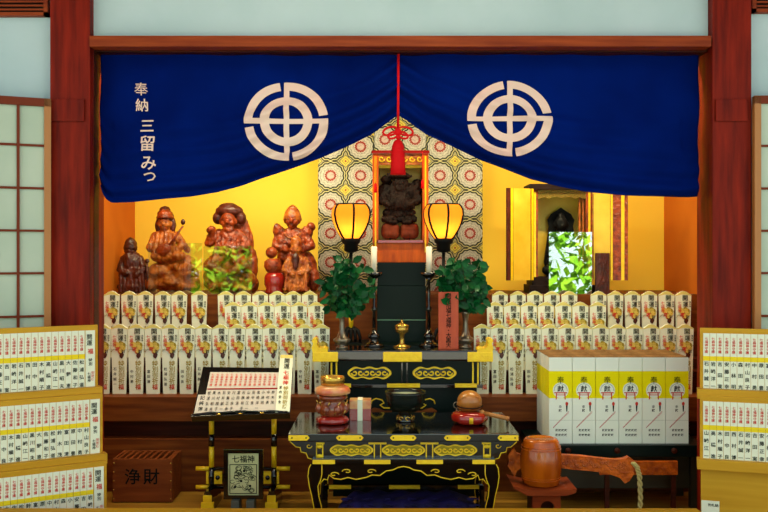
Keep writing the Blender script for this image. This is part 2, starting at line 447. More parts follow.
def crest(cx, cy_, R, RZ):
    m = MB()
    def P(u, v): # unit coords -> curtain point
        x = X(cx+u*R, YC); z = Z(cy_-v*RZ, YC); return (x, cy(x, z, .008), z)
    def strip(f, n, nn=3):
        vv = []; ff = []
        for i in range(n+1):
            for j in range(nn+1): vv.append(P(*f(i/n, j/nn)))
        for i in range(n):
            for j in range(nn): a_ = i*(nn+1)+j; ff.append((a_, a_+1, a_+nn+2, a_+nn+1))
        m.faces(vv, ff, 'crest')
    def arc(r0, r1, a0, a1):
        strip(lambda t, q: ((r0+(r1-r0)*q)*cos(a0+(a1-a0)*t), (r0+(r1-r0)*q)*sin(a0+(a1-a0)*t)), 30)
    w = .065
    for q in range(4):   # pinwheel: each arm joins the ring on one side, gap on the other
        a0 = pi/2*q
        ga = .17 if q in (0, 1, 2, 3) else .1
        # gap just anticlockwise of each arm
        arc(.79, 1.0, a0+ga, a0+pi/2+.06)
        arc(.41, .62, a0, a0+pi/2)
        c_, s_ = cos(a0), sin(a0)
        def arm(t, v, c_=c_, s_=s_):
            u_ = -w+(.99+w)*t; v_ = (v-.5)*2*w
            return (u_*c_-v_*s_, u_*s_+v_*c_)
        strip(arm, 20)
    return m.build('crest', co, fix=False)
crest(286.5, 121.5, 42, 39.5); crest(509, 119.5, 42.5, 37.5)
tx = MB()
fy = lambda a_, b_: cy(a_, b_, .008)
px_ = YC/F
for ch, x, y, s in (('奉',142.5,90,13.5),('納',142.5,105.5,13),('三',148.5,126.5,15),('留',149,144,16.5),('み',149.5,163.5,16),('つ',150,177,13.5)):
    tx.text(ch, X(x,YC), 0, Z(y,YC), s*px_, 'crest', bold=.025, fn=fy)
tx.build('lettering', co, fix=False)

# cord and tassel
tc_ = thing('tie_cord', 'red silk cord with bow and long tassel tying up the blue curtain', 'cord', at(398,130,4.09))
Y = 4.09
MB().tube([at(398.5,46,4.1), at(398.3,90,Y), at(398,128,Y)], .006, 'red').build('cord', tc_)
bw = MB()
for s in (-1, 1):
    for k in (0, 1):
        pts = []
        for i in range(17):
            t = i/16*2*pi; L = 15-5*k
            u = s*(L*(1-cos(t))/2); v = sin(t)*(4.2-k)+k*4-1+ (1-cos(t))*1.2
            pts.append(at(398+u, 131+v, Y-.004*k))
        bw.tube(pts, .005, 'red')
bw.ell(at(398,132,Y), (.016,.014,.02), 'red'); bw.ell(at(398,137,Y), (.012,.012,.012), 'red')
bw.build('bow', tc_)
ts = MB(); n = 26
ts.lathe([(.006,.075),(.018,.066),(.026,.045),(.028,.03),(.024,.026),(.029,.02),(.031,-.03),(.033,-.085)], at(398,156,Y), 'red', 48, fn=lambda t, z: 1+.05*cos(n*t))
ts.build('tassel', tc_)
# ================================================================ AMULET STAKES (fuda)
NAMES = ['松浦弘道','黒川昭夫','木村順子','石井誠一','安藤正幸','村山良子','富田清','佐藤和子','山崎江一','田中良','岩崎洋一','小林明','中村勇','鈴木茂','大野恵','高橋進','西村博','吉田実','森田光','原田豊']
def make_fuda(var, w=.0865, h=.367):
    m = MB(); d = .012; hw = w/2; bw_ = hw*.80
    out = [(-bw_,0),(bw_,0),(hw,h*.94),(hw*.75,h*.955),(hw*.4,h*.985),(0,h),(-hw*.4,h*.985),(-hw*.75,h*.955),(-hw,h*.94)]
    m.prism(out, 0, d, 'paper')
    y = -.0012
    cap = [(-hw*.99,h*.925),(-hw*.3,h*.945),(hw*.3,h*.945),(hw*.99,h*.925)]+[(x,z-.001) for x, z in out[2:]]
    m.prism([(x, z) for x, z in cap], y*.5, 0, 'papercap')
    y = -.0016
    m.text('開', w*.09, y-.003, h*.895, .033, 'ink', bold=.035); m.text('運', w*.11, y-.003, h*.80, .031, 'ink', bold=.02)
    m.text('七福神', -w*.27, y-.003, h*.76, .021, 'inkred', pitch=1.0, bold=.03)
    m.text('福禄寿', w*.39, y-.003, h*.8, .011, 'ink', pitch=1.1)
    # painted treasure picture
    rr = random.Random(var)
    def blob(cx, cz, rx, rz, mt, k):
        m.prism([(cx+rx*cos(t)*(1+.25*sin(3*t+k)), cz+rz*sin(t)*(1+.2*cos(2*t+k))) for t in [2*pi*i/14 for i in range(14)]], y-.0002*k-.0004, y, mt)
    blob(-w*.12, h*.70, w*.22, h*.05, 'emapale', 1); blob(w*.16, h*.70, w*.2, h*.06, 'seal', 1.2)
    blob(w*.24, h*.66, w*.14, h*.04, 'emapale', 1.4); blob(w*.06, h*.62, w*.16, h*.05, 'inkred', 1.6); blob(w*.14, h*.565, w*.13, h*.055, 'carvedark', 1.8)
    m.text('福寿', w*.1, y-.0022, h*.66, .03, 'emapale', pitch=1.0, bold=.03); m.text('恵', -w*.1, y-.0024, h*.645, .024, 'inkred', bold=.02); m.text('財', w*.26, y-.0024, h*.61, .02, 'ink', bold=.02)
    m.tube([(-w*.48,y-.001,h*.60),(-w*.3,y-.001,h*.645),(0,y-.001,h*.62),(w*.25,y-.001,h*.65),(w*.46,y-.001,h*.70)], .0011, 'seal', 5)
    m.box(-hw*.93, hw*.93, y-.0002, y+.001, h*.632, h*.636, 'greyline')
    m.text('特別御祈祷', w*.14, y, h*.27, .033, 'seal', pitch=.92, bold=.04)
    m.text('福', w*.14, y-.0005, h*.10, .028, 'inkred', bold=.01)
    m.text(NAMES[var*3 % len(NAMES)], -w*.25, y, h*.25, .0175, 'ink', pitch=1.5, bold=.03)
    o = m.build('amulet_stake'); return o
protos = [make_fuda(i) for i in range(5)]
used = [False]*5
def place_fuda(px, ytop, Y, shelf, label, group, i):
    v = (i*3+len(group)) % 5
    if not used[v]: o = protos[v]; used[v] = True
    else: o = dup(protos[v])
    o.location = (X(px,Y), Y, shelf); o.rotation_euler.z = radians(random.uniform(-1,1))
    tag(o, label, 'amulet', group)
rows_ = [
 ('front', 'left of the altar', [102.3+16.85*k for k in range(14)], 324, 4.72, SH1, 'left'),
 ('middle', 'left of the altar', [232.7,249.2,266,282.4,299,316], 302, 4.84, SH2, 'left'),
 ('back', 'left of the altar', [111.5,129,145,162.6,179,199,225.5,243,260,277,293,309.5], 291, 4.96, SH3, 'left'),
 ('front', 'right of the altar', [482+16.95*k for k in range(13)], 324, 4.72, SH1, 'right'),
 ('middle', 'right of the altar', [495,512,529,546,563.4,580.5,598], 302, 4.84, SH2, 'right'),
 ('back', 'right of the altar', [500,518,535,552,569.5,598.7,615.5,632.7,649.5,666.7,683.5], 289.5, 4.96, SH3, 'right')]
for rn, side, xs, yt, Y, sh, sd_ in rows_:
    for i, x in enumerate(xs):
        place_fuda(x, yt, Y, sh, f'{ORD[i]} white amulet stake from the left in the {rn} row {side}', f'amulet stakes in the {rn} row {side}', i)

# ================================================================ WHITE AND YELLOW BOXES
bx_w = 23.3*4.26/F; bx_h = 86.5*4.26/F
def make_box():
    root = thing('bottle_box', 'x', 'box')
    m = MB(); hw = bx_w/2-.0012; h = bx_h
    zs = [0, h*.523, h*.837, h]
    m.box(-hw, hw, 0, 2*hw, 0, zs[1], 'boxwhite'); m.box(-hw, hw, 0, 2*hw, zs[1], zs[2], 'boxyellow'); m.box(-hw, hw, 0, 2*hw, zs[2], h-.002, 'boxwhite')
    m.build('carton', root)
    l = MB(); l.box(-hw, hw, 0, 2*hw, h-.002, h, 'card'); l.build('lid', root)
    p = MB(); y = -.0008; w = 2*hw
    cz = h*.615; R = w*.34
    p.prism([(R*cos(t), cz+R*sin(t)) for t in [2*pi*i/32 for i in range(32)]], y, 0, 'boxwhite')
    for i in range(18):
        t = pi*i/17; p.box(R*.84*cos(t)-.0018, R*.84*cos(t)+.0018, y-.0006, y, cz+R*.84*sin(t)-.0018, cz+R*.84*sin(t)+.0018, 'greyline')
    p.text('奉', 0, y-.0006, h*.735, .036, 'ink', bold=.01)
    p.text('献', 0, y-.0012, cz+.008, .032, 'ink', bold=.01)
    # torii gate drawn in red
    p.box(-.03, .03, y-.0016, y, cz-.014, cz-.009, 'inkred'); p.box(-.024, .024, y-.0016, y, cz-.023, cz-.020, 'inkred')
    for s in (-1, 1): p.prism([(s*.017,cz-.01),(s*.021,cz-.01),(s*.024,cz-.043),(s*.019,cz-.043)], y-.0016, y, 'inkred')
    p.text('奉献', -.002, y, h*.405, .015, 'ink', pitch=1.15, bold=.03)
    p.ell((w*.27, y, h*.46), (.007,.001,.009), 'inkred', 2); p.prism([(w*.23,h*.455),(w*.31,h*.455),(w*.29,h*.37),(w*.25,h*.37)], y, 0, 'ink')
    p.box(-hw*.98, hw*.98, y*.5, 0, h*.268, h*.2705, 'greyline')
    for dz in (0, .006): p.tube([(-w*.33, y, h*.18+dz*.4), (w*.36, y, h*.36+dz)], .0007, 'inkred', 4)
    for r_ in range(2):
        for c in range(4): p.text('献', -w*.17+c*w*.13, y, h*(.155-.055*r_), .0125, 'ink', bold=.02)
    p.build('print', root)
    return root
b0 = make_box()
RW = ['front', 'middle', 'back']
for r_ in range(3):
    for c in range(6):
        loc = (X(560.6,4.26)+c*bx_w, 4.26+r_*(bx_w+.006), ZB)
        lab = f'white and yellow offering box, {ORD[c]} from the left in the {RW[r_]} row on the bench'
        if r_ == 0 and c == 0: b0.location = loc; b0['label'] = lab; b0['group'] = 'white and yellow bottle boxes'
        else:
            dup(b0, loc, None, lab, 'white and yellow bottle boxes')

# ================================================================ NAME BOARDS
def slip(m, cx, z0, h, w, y, name, red='七福神守護'):
    m.box(cx-w/2+.0008, cx+w/2-.0008, y-.002, y, z0, z0+h, 'paper')
    m.box(cx-w/2+.0008, cx+w/2-.0008, y-.003, y-.002, z0+h*.50, z0+h*.585, 'pale')
    m.text(red, cx, y-.0034, z0+h*.785, w*.5, 'inkred', pitch=1.02, bold=.015)
    m.text(name, cx, y-.0034, z0+h*.245, w*.72, 'ink', pitch=(h*.40)/(w*.72)/max(1,len(name)-1), bold=.03)
def special(m, cx, z0, h, w, y):
    m.box(cx-w/2+.0008, cx+w/2-.0008, y-.004, y, z0, z0+h, 'paper')
    m.text('開運', cx-w*.1, y-.005, z0+h*.83, w*.62, 'ink', pitch=1.0, bold=.03)
    m.text('福', cx, y-.006, z0+h*.63, w*.6, 'inkred', pitch=.9, bold=.03)
    m.text('特別', cx, y-.005, z0+h*.44, w*.4, 'ink', pitch=1, bold=.02)
    m.text('七福神', cx-w*.14, y-.005, z0+h*.17, w*.36, 'ink', pitch=1, bold=.02); m.text('御祈祷', cx+w*.24, y-.005, z0+h*.19, w*.34, 'inkred', pitch=1, bold=.02)
def board(name, label, mirror, corner, rz, tiers, W, plain=None, lip=.042, sw=.0265):
    """corner: inner top edge x,Y of each tier. local x runs along the board, inner edge at x=0"""
    root = thing(name, label, 'notice board', (corner[0], corner[1], 0)); root.rotation_euler.z = rz; root['_b'] = (0,0,0)
    s = -1 if mirror else 1     # mirror: board runs to -x from its inner edge
    body = MB()
    for i, (zt, zb, yo, xo) in enumerate(tiers):
        a_, b_ = sorted((s*xo, s*W)); body.box(a_, b_, yo+.002, yo+.02, zb-.02, zt+.022, 'boardwood', .002)
    zt0 = tiers[0][0]; a_, b_ = sorted((0.02*s, s*W)); 
    body.box(a_, b_, .03, .05, 0, zt0-.05, 'boardwood')
    body.build('backboard', root)
    for i, (zt, zb, yo, xo) in enumerate(tiers):
        a_, b_ = sorted((s*(xo-.012), s*W)); l = MB(); l.box(a_, b_, yo-.03, yo+.03, zb-lip, zb, 'boardwood', .003); l.build('ledge', root)
        x = xo+.012; n = 0
        if mirror:
            m = MB(); special(m, s*(x+.02), zb, zt-zb, .04, yo+.002); m.build('amulet_slip', root); x += .042
        while x+sw < W and n < 16:
            m = MB(); nm = NAMES[(n*7+i*5+(0 if mirror else 3)) % len(NAMES)]
            slip(m, s*(x+sw/2), zb, zt-zb, sw, yo+.002, nm); m.build('name_slip', root); x += sw; n += 1
    if plain:
        a_, b_ = sorted((s*plain[1], s*W)); MB().box(a_, b_, plain[0], plain[0]+.02, 0, tiers[-1][1]-.0, 'boardwood', .002).build('lower_panel', root)
    return root
Yb = 3.72
# left: heights measured at the inner edge
def zz(y, Y): return Z(y, Y)
board('name_board', 'yellow wooden three-tier board of written name slips by the left pillar', True, (X(98,3.80), 3.80), radians(31),
      [(zz(330,3.80), zz(386,3.80), .0, 0.0), (zz(399,3.75), zz(453,3.75), -.05, -.008), (zz(467,3.70), zz(520,3.70), -.10, -.012)], .72)
rb = board('name_board', 'pale wooden two-tier board of written name slips by the right pillar', False, (X(700,3.80), 3.80), radians(-17),
      [(zz(333,3.80), zz(388,3.80), .0, 0.0), (zz(401,3.76), zz(458,3.76), -.04, -.002)], .5, plain=(-.03, .002), sw=.0268)
n_ = MB(); n_.box(.004, .075, -.034, -.031, .0, zz(498,3.8), 'paper'); n_.text('御札納', .05, -.035, zz(502,3.8), .014, 'ink', vertical=False, bold=.03); n_.build('note', rb)

# ================================================================ OFFERING BOX
ob = thing('offering_box', 'brown wooden slatted coin offering box on the floor by the left board', 'offering box', (X(143,4.42),4.42,0))
Yo = 4.41; x0, x1 = X(112.5,Yo), X(172,Yo); zt = Z(459,Yo)
m = MB(); m.box(x0, x1, Yo, Yo+.012, 0.005, zt, 'boxwood', .002); m.box(x0, x1, Yo+.188, Yo+.2, 0.005, zt, 'boxwood'); m.box(x0, x0+.012, Yo+.012, Yo+.188, 0.005, zt, 'boxwood'); m.box(x1-.012, x1, Yo+.012, Yo+.188, 0.005, zt, 'boxwood')
m.box(x0+.01, x1-.01, Yo+.01, Yo+.19, 0.005, .02, 'darkwood'); m.build('box_body', ob)
for i in range(9):
    c = x0+.022+(x1-x0-.044)*i/8; s_ = MB(); s_.box(c-.006, c+.006, Yo+.012, Yo+.188, zt-.022, zt-.002, 'boxwood'); s_.build('slat', ob)
m = MB(); m.text('浄財', X(142,Yo), Yo-.001, Z(476.5,Yo), .082, 'ink', vertical=False, pitch=1.12, bold=.012)
m.build('lettering', ob)
m = MB()
for x in (x0+.006, x1-.006):
    for k in range(5): m.ell((x, Yo-.001, .02+(zt-.04)*k/4), (.004,.002,.004), 'brass', 2)
m.build('nails', ob)

# ================================================================ LECTERN
le = thing('book_stand', 'black and gold lacquered book stand with an open name register', 'book stand', (X(243,4.36),4.36,0))
Yl = 4.36
for x in (211.5, 274):
    m = MB(); X0 = X(x,Yl)
    for (a_, b_, mt) in ((418,434,'gold'),(434,446,'black'),(446,467,'gold'),(467,489,'black')):
        m.tube([(X0,Yl,Z(a_,Yl)), (X0,Yl,Z(b_,Yl))], .0125 if mt == 'gold' else .015, mt, 14)
    m.build('post', le)
    f = MB(); hw = .026
    f.prism([(X0-hw*.5,Z(486,Yl)),(X0+hw*.5,Z(486,Yl)),(X0+hw*.9,Z(497,Yl)),(X0+hw*1.1,0),(X0-hw*1.1,0),(X0-hw*.9,Z(497,Yl))], Yl-.10, Yl+.12, 'black'); o = f.build('foot', le)
    t = MB(); t.box(X0-hw*1.15, X0+hw*1.15, Yl-.108, Yl-.09, 0, .045, 'gold', .003); t.box(X0-hw*.8, X0+hw*.8, Yl-.106, Yl-.1, .045, .078, 'gold', .002); t.build('foot_cap', o)
for y in (468.5, 487):
    m = MB(); m.tube([(X(204,Yl),Yl+.0,Z(y,Yl)), (X(282,Yl),Yl,Z(y,Yl))], .009, 'black', 12); r_ = m.build('crossbar', le)
    for a_, b_ in ((196,210),(276,290)):
        q = MB(); q.tube([(X(a_,Yl),Yl,Z(y,Yl)), (X(b_,Yl),Yl,Z(y,Yl))], .0105, 'gold', 12); q.build('bar_tip', r_)
for x0_, x1_ in ((206,222),(263,279)):
    m = MB(); m.pbox(x0_, x1_, 471.5, 484, Yl-.004, .012, 'gold', .002)
    for k in range(2):
        c = at(x0_+4.5+k*7, 477.8, Yl-.008); m.tube([c, c+Vector((0,.01,0))], .011, 'black', 10)
    m.build('scroll_plate', le)
m = MB(); m.pbox(222, 263, 474, 482, Yl+.01, .012, 'black'); m.build('stretcher', le)
# tilted desk: local frame, then tilt
bl = at(192,418,4.22); br = at(290,415,4.22); tl = at(203,367,4.50); tr = at(293,368,4.50)
def desk(u, v, o=0):
    a_ = bl.lerp(br, u); b_ = tl.lerp(tr, u); p = a_.lerp(b_, v)
    n = (br-bl).cross(tl-bl).normalized(); return p+n*o
def dbox(mb, u0, u1, v0, v1, o0, o1, mt):
    vs = [desk(u, v, o) for o in (o0, o1) for u, v in ((u0,v0),(u1,v0),(u1,v1),(u0,v1))]
    mb.faces(vs, [(0,3,2,1),(4,5,6,7),(0,1,5,4),(1,2,6,5),(2,3,7,6),(3,0,4,7)], mt)
m = MB(); dbox(m, 0,1,0,1,-.014,0,'black'); dbox(m,0,1,-.03,0.02,-.014,.02,'black'); dk = m.build('desk', le)
m = MB(); m.tube([desk(.02,.0,.02), desk(.2,.025,.024), desk(.27,.01,.024), desk(.5,.03,.026), desk(.73,.01,.024), desk(.8,.025,.024), desk(.98,.0,.02)], .005, 'black', 8)
for u in (.28,.5,.72): m.ell(desk(u,-.015,.024), (.012,.005,.004), 'brass', 2)
m.build('page_rest', dk)
le2 = thing('name_register', 'open name register of red and black writing on the lacquer book stand', 'book', desk(.5,.1,.002))
m = MB(); dbox(m, .10,.86,.06,.86,.001,.012,'page'); dbox(m,.02,.13,.05,.40,.002,.014,'page'); m.build('pages', le2)
q = MB(); dbox(q, .105,.855,.50,.525,.0125,.0135,'redlac')
def dtext(mb, ch, u, v, su, sv, mt, bold=.02):
    vs, fs = glyph(ch, bold); mb.faces([desk(u+a_*su, v+b_*sv, .0145) for a_, b_ in vs], fs, mt)
for i in range(14):
    u = .135+.052*i
    for k, ch in enumerate('七福神守護'): dtext(q, ch, u, .80-.052*k, .03, .048, 'inkred', .01)
    for k, ch in enumerate(NAMES[i % 20]): dtext(q, ch, u, .43-.105*k, .034, .07, 'ink', .01)
for k, ch in enumerate('記帳簿'): dtext(q, ch, .075, .34-.11*k, .05, .09, 'ink')
q.build('writing', le2)
# slip amulet leaning at the right side of the stand
ls = thing('amulet_stake', 'white amulet stake lying on the right edge of the black book stand', 'amulet', desk(.94,.1,.01))
m = MB(); dbox(m, .855,1.0,.0,1.22,.014,.022,'paper'); dbox(m,.857,.998,1.15,1.22,.0221,.023,'papercap')
m.build('stake', ls)
q = MB()
def dt2(ch, u, v, su, sv, mt, bold=.03):
    vs, fs = glyph(ch, bold); q.faces([desk(u+a_*su, v+b_*sv, .0245) for a_, b_ in vs], fs, mt)
for k, ch in enumerate('開運'): dt2(ch, .935, 1.08-.12*k, .065, .12, 'ink', .03)
for k, ch in enumerate('七福神'): dt2(ch, .935, .82-.11*k, .065, .10, 'inkred', .03)
for k, ch in enumerate('特別御祈祷'): dt2(ch, .945, .48-.095*k, .055, .09, 'seal', .04)
for k, ch in enumerate('家内安全'): dt2(ch, .89, .5-.1*k, .03, .07, 'ink')
q.build('writing', ls)

# framed print
fp = thing('framed_print', 'small black framed print of the seven lucky gods before the stand', 'picture', at(243,500,4.2))
Yf = 4.2
m = MB()
m.pbox(223.5,263,449.5,453.5,Yf,.022,'black',.002); m.pbox(223.5,263,495.5,499.5,Yf,.022,'black',.002); m.pbox(223.5,228,453,496,Yf,.022,'black',.002); m.pbox(258.5,263,453,496,Yf,.022,'black',.002)
m.build('frame', fp)
m = MB(); m.pbox(227,259,452,497,Yf+.008,.006,'picture')
m.text('七福神', X(243,Yf), Yf+.0065, Z(459.3,Yf), .036, 'ink', vertical=False, pitch=.98, bold=.04)
for a_, b_, c_, d_ in ((229.5,256.8,464.3,465),(229.5,256.8,493.2,493.9),(229.5,230.2,464.3,493.9),(256.1,256.8,464.3,493.9)): m.pbox(a_,b_,c_,d_,Yf+.0065,.002,'ink')
rr = random.Random(3)
for k in range(46):
    cx, cz_ = rr.uniform(232,254.5), rr.uniform(467,491); r0 = rr.uniform(1.0,2.8); a0 = rr.uniform(0,6)
    m.tube([at(cx+r0*cos(a0+t)*(1+.2*t/5), cz_+r0*.8*sin(a0+t), Yf+.0065) for t in [i*.6 for i in range(9)]], .0011, 'ink', 4)
for cx, cz_ in ((244,471),(241,481),(250,486),(235,487)): m.ell(at(cx,cz_,Yf+.0065), (.006,.001,.006), 'ink', 2)
m.build('print', fp)
for a_, b_ in ((232,240),(247,255)):
    m = MB(); Yq = 4.2; m.box(X(a_,Yq), X(b_,Yq), Yq-.03, Yq+.05, 0, Z(499.4,Yq), 'plank_grey', .003); m.build('foot', fp)
# ================================================================ BROCADE HANGING
YB = 5.55
bh = thing('brocade_hanging', 'patterned brocade cloth of round floral medallions behind the altar', 'hanging cloth', at(400,335,YB))
for x0, x1, ox, oy in ((318,374,330.6,175.6),(374,426,385,139.5),(426,482.5,440,175.6)):
    m = MB(); n = 24; vs = []; fs = []
    for i in range(n+1):
        for j in range(2):
            p = at(x0+(x1-x0)*i/n, 60 if j else 338, YB); p.y += .006*sin(i*.7); vs.append(p)
    for i in range(n): fs.append((2*i, 2*i+2, 2*i+3, 2*i+1))
    m.faces(vs, fs, 'brocade', True)
    o = m.build('brocade_panel', bh, origin=at(ox, oy, YB), fix=False)
    sdm = o.modifiers.new('t', 'SOLIDIFY'); sdm.thickness = .004; sdm.offset = 1

# ================================================================ CENTRAL SHRINE
pd = thing('altar_pedestal', 'tall dark green lacquer pedestal below the central carved shrine', 'pedestal', at(401,345,4.86))
Yp = 4.86
ZT = Z(350.5,4.44)   # altar table top height
m = MB(); m.box(X(377,Yp), X(426,Yp), Yp, Yp+.28, ZT, Z(286,Yp), 'gblack', .004); m.build('lower_block', pd)
m = MB(); m.box(X(377.5,Yp), X(425.5,Yp), Yp+.012, Yp+.28, Z(286,Yp), Z(262.5,Yp), 'gblack', .003); m.build('upper_block', pd)
m = MB(); m.pbox(377,426,319.5,320.5,Yp-.003,.01,'cloth_green'); m.build('edge_line', pd)
sh = thing('carved_shrine', 'orange and gold upright shrine box holding the dark wooden god figure', 'shrine', at(400,262,4.9))
Ys = 4.9; zb = Z(262.5,Ys)+.0; zb = Z(262.5,Yp)
m = MB(); m.box(X(373,Ys),X(428,Ys),Ys+.02,Ys+.24,zb,Z(243,Ys),'orangelac',.003); m.box(X(376,Ys),X(424,Ys),Ys+.0,Ys+.05,Z(243,Ys)-.0,Z(240,Ys),'redlac',.002); m.build('base', sh)
m = MB(); m.box(X(377,Ys),X(424,Ys),Ys+.22,Ys+.24,Z(243,Ys),Z(150,Ys),'goldfoil'); m.build('back_panel', sh)
for a_, b_ in ((372.5,378.5),(422.5,428.5)):
    m = MB(); m.box(X(a_,Ys),X(b_,Ys),Ys,Ys+.24,Z(243,Ys),Z(152,Ys),'orangelac',.003); o = m.build('side_post', sh)
    m = MB(); c = (a_+b_)/2; m.box(X(c-.8,Ys),X(c+.8,Ys),Ys-.003,Ys+.004,Z(258,Ys)+.03,Z(156,Ys),'gold'); m.build('gilt_strip', o)
m = MB(); m.box(X(371.5,Ys),X(429.5,Ys),Ys-.01,Ys+.24,Z(153.5,Ys),Z(150.5,Ys),'redlac',.002); m.build('roof_board', sh)
m = MB(); m.pbox(378,423,153.5,165,Ys+.002,.014,'carve2',.002)
for k in range(6):
    c = 381.5+7.6*k
    m.tube([at(c+3*cos(t)*(1-t/9), 159+3.2*sin(t)*(1-t/9), Ys) for t in [i*.6 for i in range(11)]], .0035, 'gold', 6)
m.build('carved_lintel', sh)
m = MB(); m.pbox(379,422,165,168,Ys+.03,.01,'gold'); m.build('inner_lintel', sh)
# god standing on two rice bales
s = 4.95/F
def E(px, py, dy, rx, ry, rz, Y=4.95, rot=None):
    k = Y/F
    return ('e', at(px,py,Y)+Vector((0,dy*k,0)), (rx*k, ry*k, rz*k)) + ((rot,) if rot else ())
def Cc(p0, p1, r0, r1, Y=4.95):
    k = Y/F; return ('c', at(p0[0],p0[1],Y)+Vector((0,p0[2]*k,0)), at(p1[0],p1[1],Y)+Vector((0,p1[2]*k,0)), r0*k, r1*k)
bales = thing('rice_bales', 'pair of carved reddish rice bales under the dark god figure', 'carving', at(400,240,4.95))
for c in (390.5, 409.5):
    o = sculpt('bale', [E(c,231,2,9.8,7,8.2), E(c-3.4,228.5,0,6,6.5,6), E(c+3.4,228.5,0,6,6.5,6), E(c-3.4,233.5,0,6,6.5,6), E(c+3.4,233.5,0,6,6.5,6)], .006, 'bale', bales)
    m = MB()
    for dx in (-5, 0, 5):
        kk = 4.95/F; cc = at(c+dx,231,4.95)+Vector((0,2*kk,0))
        rad = 8.9 if dx == 0 else 8.4
        m.tube([cc+Vector((0, cos(t)*7.0*kk, sin(t)*rad*kk)) for t in [2*pi*i/20 for i in range(21)]], .0022, 'idol', 5, caps=False)
    m.build('binding_rope', o)
gd = thing('god_statue', 'dark brown carved lucky god in flat cap standing on rice bales', 'statue', at(399,222,4.95))
pr = [E(399,196,0,14,8,14), E(399,203,-3,14,8,9), E(399,213,0,16.5,7,7), E(386,193,0,8.5,6,10), E(412,193,0,8.5,6,10),
      Cc((386,190,0),(381,200,-4),5,4.5), Cc((381,200,-4),(389,205,-8),4.4,3.4), Cc((413,190,0),(418,200,-4),5,4.5), Cc((418,200,-4),(410,205,-8),4.4,3.4),
      E(400,184,-1,8.2,7,8), E(400,188.5,-6.5,5,3,3.6), E(400,184,-8,1.5,1.6,1.6), E(392.2,185,-1,1.5,2,3.2), E(407.8,185,-1,1.5,2,3.2),
      E(399,176.5,-1,13,9,3.0), E(397,174.5,-1,10,8,3), E(386,179.5,-1,5,5,4),
      Cc((394,216,0),(393,222,0),5,5), Cc((406,216,0),(407,222,0),5,5), E(393,222.5,-3,5,6,2.4), E(407,222.5,-3,5,6,2.4), E(417,187,2,6,6,8)]
for k in range(9): pr.append(E(384+3.8*k,219+.8*(k % 2),-3,2.4,4,3.2))
for k in range(7): pr.append(E(387+4.2*k,209+1.2*abs(k-3)*-.3,-7,2.4,2,1.6))
sculpt('body', pr, .0035, 'idol', gd, amp=.005, nscale=45, smooth=1)
m = MB()
m.ell(at(397.2,183.5,4.95)+Vector((0,-.0405,0)), (.004,.002,.0015), 'bale', 2); m.build('eye', gd)
m = MB(); m.ell(at(402.8,183.5,4.95)+Vector((0,-.0405,0)), (.004,.002,.0015), 'bale', 2); m.build('eye', gd)
for x, y in ((375.5,184),(422.5,180)):
    m = MB(); Yt = 4.875; m.tube([at(x,y-28,Yt), at(x,y,Yt)], .0018, 'red', 6); m.lathe([(.003,.02),(.007,.012),(.008,-.03)], at(x,y+3,Yt), 'red', 12)
    o = m.build('hanging_tassel'); tag(o, 'thin red tassel hanging at the %s side of the central shrine' % ('left' if x < 400 else 'right'), 'tassel', 'shrine side tassels')

# ================================================================ UPPER ALTAR TABLE
al = thing('altar_table', 'upper black altar table with gold sleeved scroll-ended top board', 'altar', (X(402,4.5),4.5,SH1*0))
Ya = 4.44
m = MB(); m.box(X(314,Ya),X(491,Ya),Ya,4.70,Z(361,Ya),ZT,'black',.008); m.build('top_board', al)
m = MB(); m.box(X(334,4.7),X(471.5,4.7),4.702,5.16,SH1,ZT,'gblack',.003); m.build('rear_block', al)
for a_, b_ in ((312.5,338),(383,422),(467.5,493)):
    m = MB(); m.box(X(a_,Ya),X(b_,Ya),Ya-.006,Ya+.03,Z(361.8,Ya),Z(352,Ya),'gold',.005); m.build('gilt_sleeve', al)
for s_ in (0, 1):
    P = [(312.5,352.5),(311.5,348),(313,343.5),(311.6,341),(312.8,338.8),(315.6,338.6),(317.4,340.8),(316.6,343.4),(317.6,346.6),(320,348.6),(324,347.6),(327.5,349),(328,352.5)]
    if s_: P = [(805-x, y) for x, y in P][::-1]
    m = MB(); m.ppris(P, Ya-.004, .1, 'gold'); m.build('scroll_end', al)
Yb2 = 4.5
m = MB(); m.box(X(330,Yb2),X(480,Yb2),Yb2,4.69,Z(385,Yb2),Z(361,Ya),'gblack',.003); bd = m.build('drawer_case', al)
for x in (334, 404.5, 475.5):
    m = MB()
    for d in (-2.5, 2.5): m.pbox(x+d-.8, x+d+.8, 362.5, 384, Yb2-.008, .01, 'gold' if x != 404.5 else 'black', .001)
    m.build('upright', bd)
def lobed(cx, cy_, w, h, n=64):
    pts = []
    for i in range(n):
        t = 2*pi*i/n
        r = 1+.10*cos(6*t)
        ux = cos(t); e = max(0, 1-ux**6)**.5; x = cx+w/2*ux*(1 if abs(ux) < .99 else 1); y = cy_-h/2*e*(1 if sin(t) >= 0 else -1)*(.86+.14*cos(ux*3*pi*1.0+pi*0))
        pts.append((x, y))
    return pts
def scrollwork(mb, cx, cy_, w, h, Y, n=5, mt='gold', r=.0028):
    for k in range(n):
        c = cx-w/2+w*(k+.5)/n; sg = 1 if k % 2 else -1; R = min(w/n*.5, h*.38)
        mb.tube([at(c+sg*R*cos(t)*(1-t/8.5), cy_+R*sin(t)*(1-t/8.5), Y) for t in [i*.5 for i in range(13)]], r, mt, 6)
for cx in (369.5, 434.5):
    m = MB(); m.ppris(lobed(cx,373,44,13), Yb2-.012, .011, 'gold'); 
    m.ppris(lobed(cx,373,39,9.5), Yb2-.0135, .003, 'vessel'); scrollwork(m, cx, 373, 36, 8.5, Yb2-.016, 6, r=.0042)
    m.build('gilt_plaque', bd)
m = MB(); m.box(X(328,4.47),X(483,4.47),4.47,4.69,Z(388,4.47),Z(384.5,4.47),'black',.002); lg = m.build('lower_ledge', al)
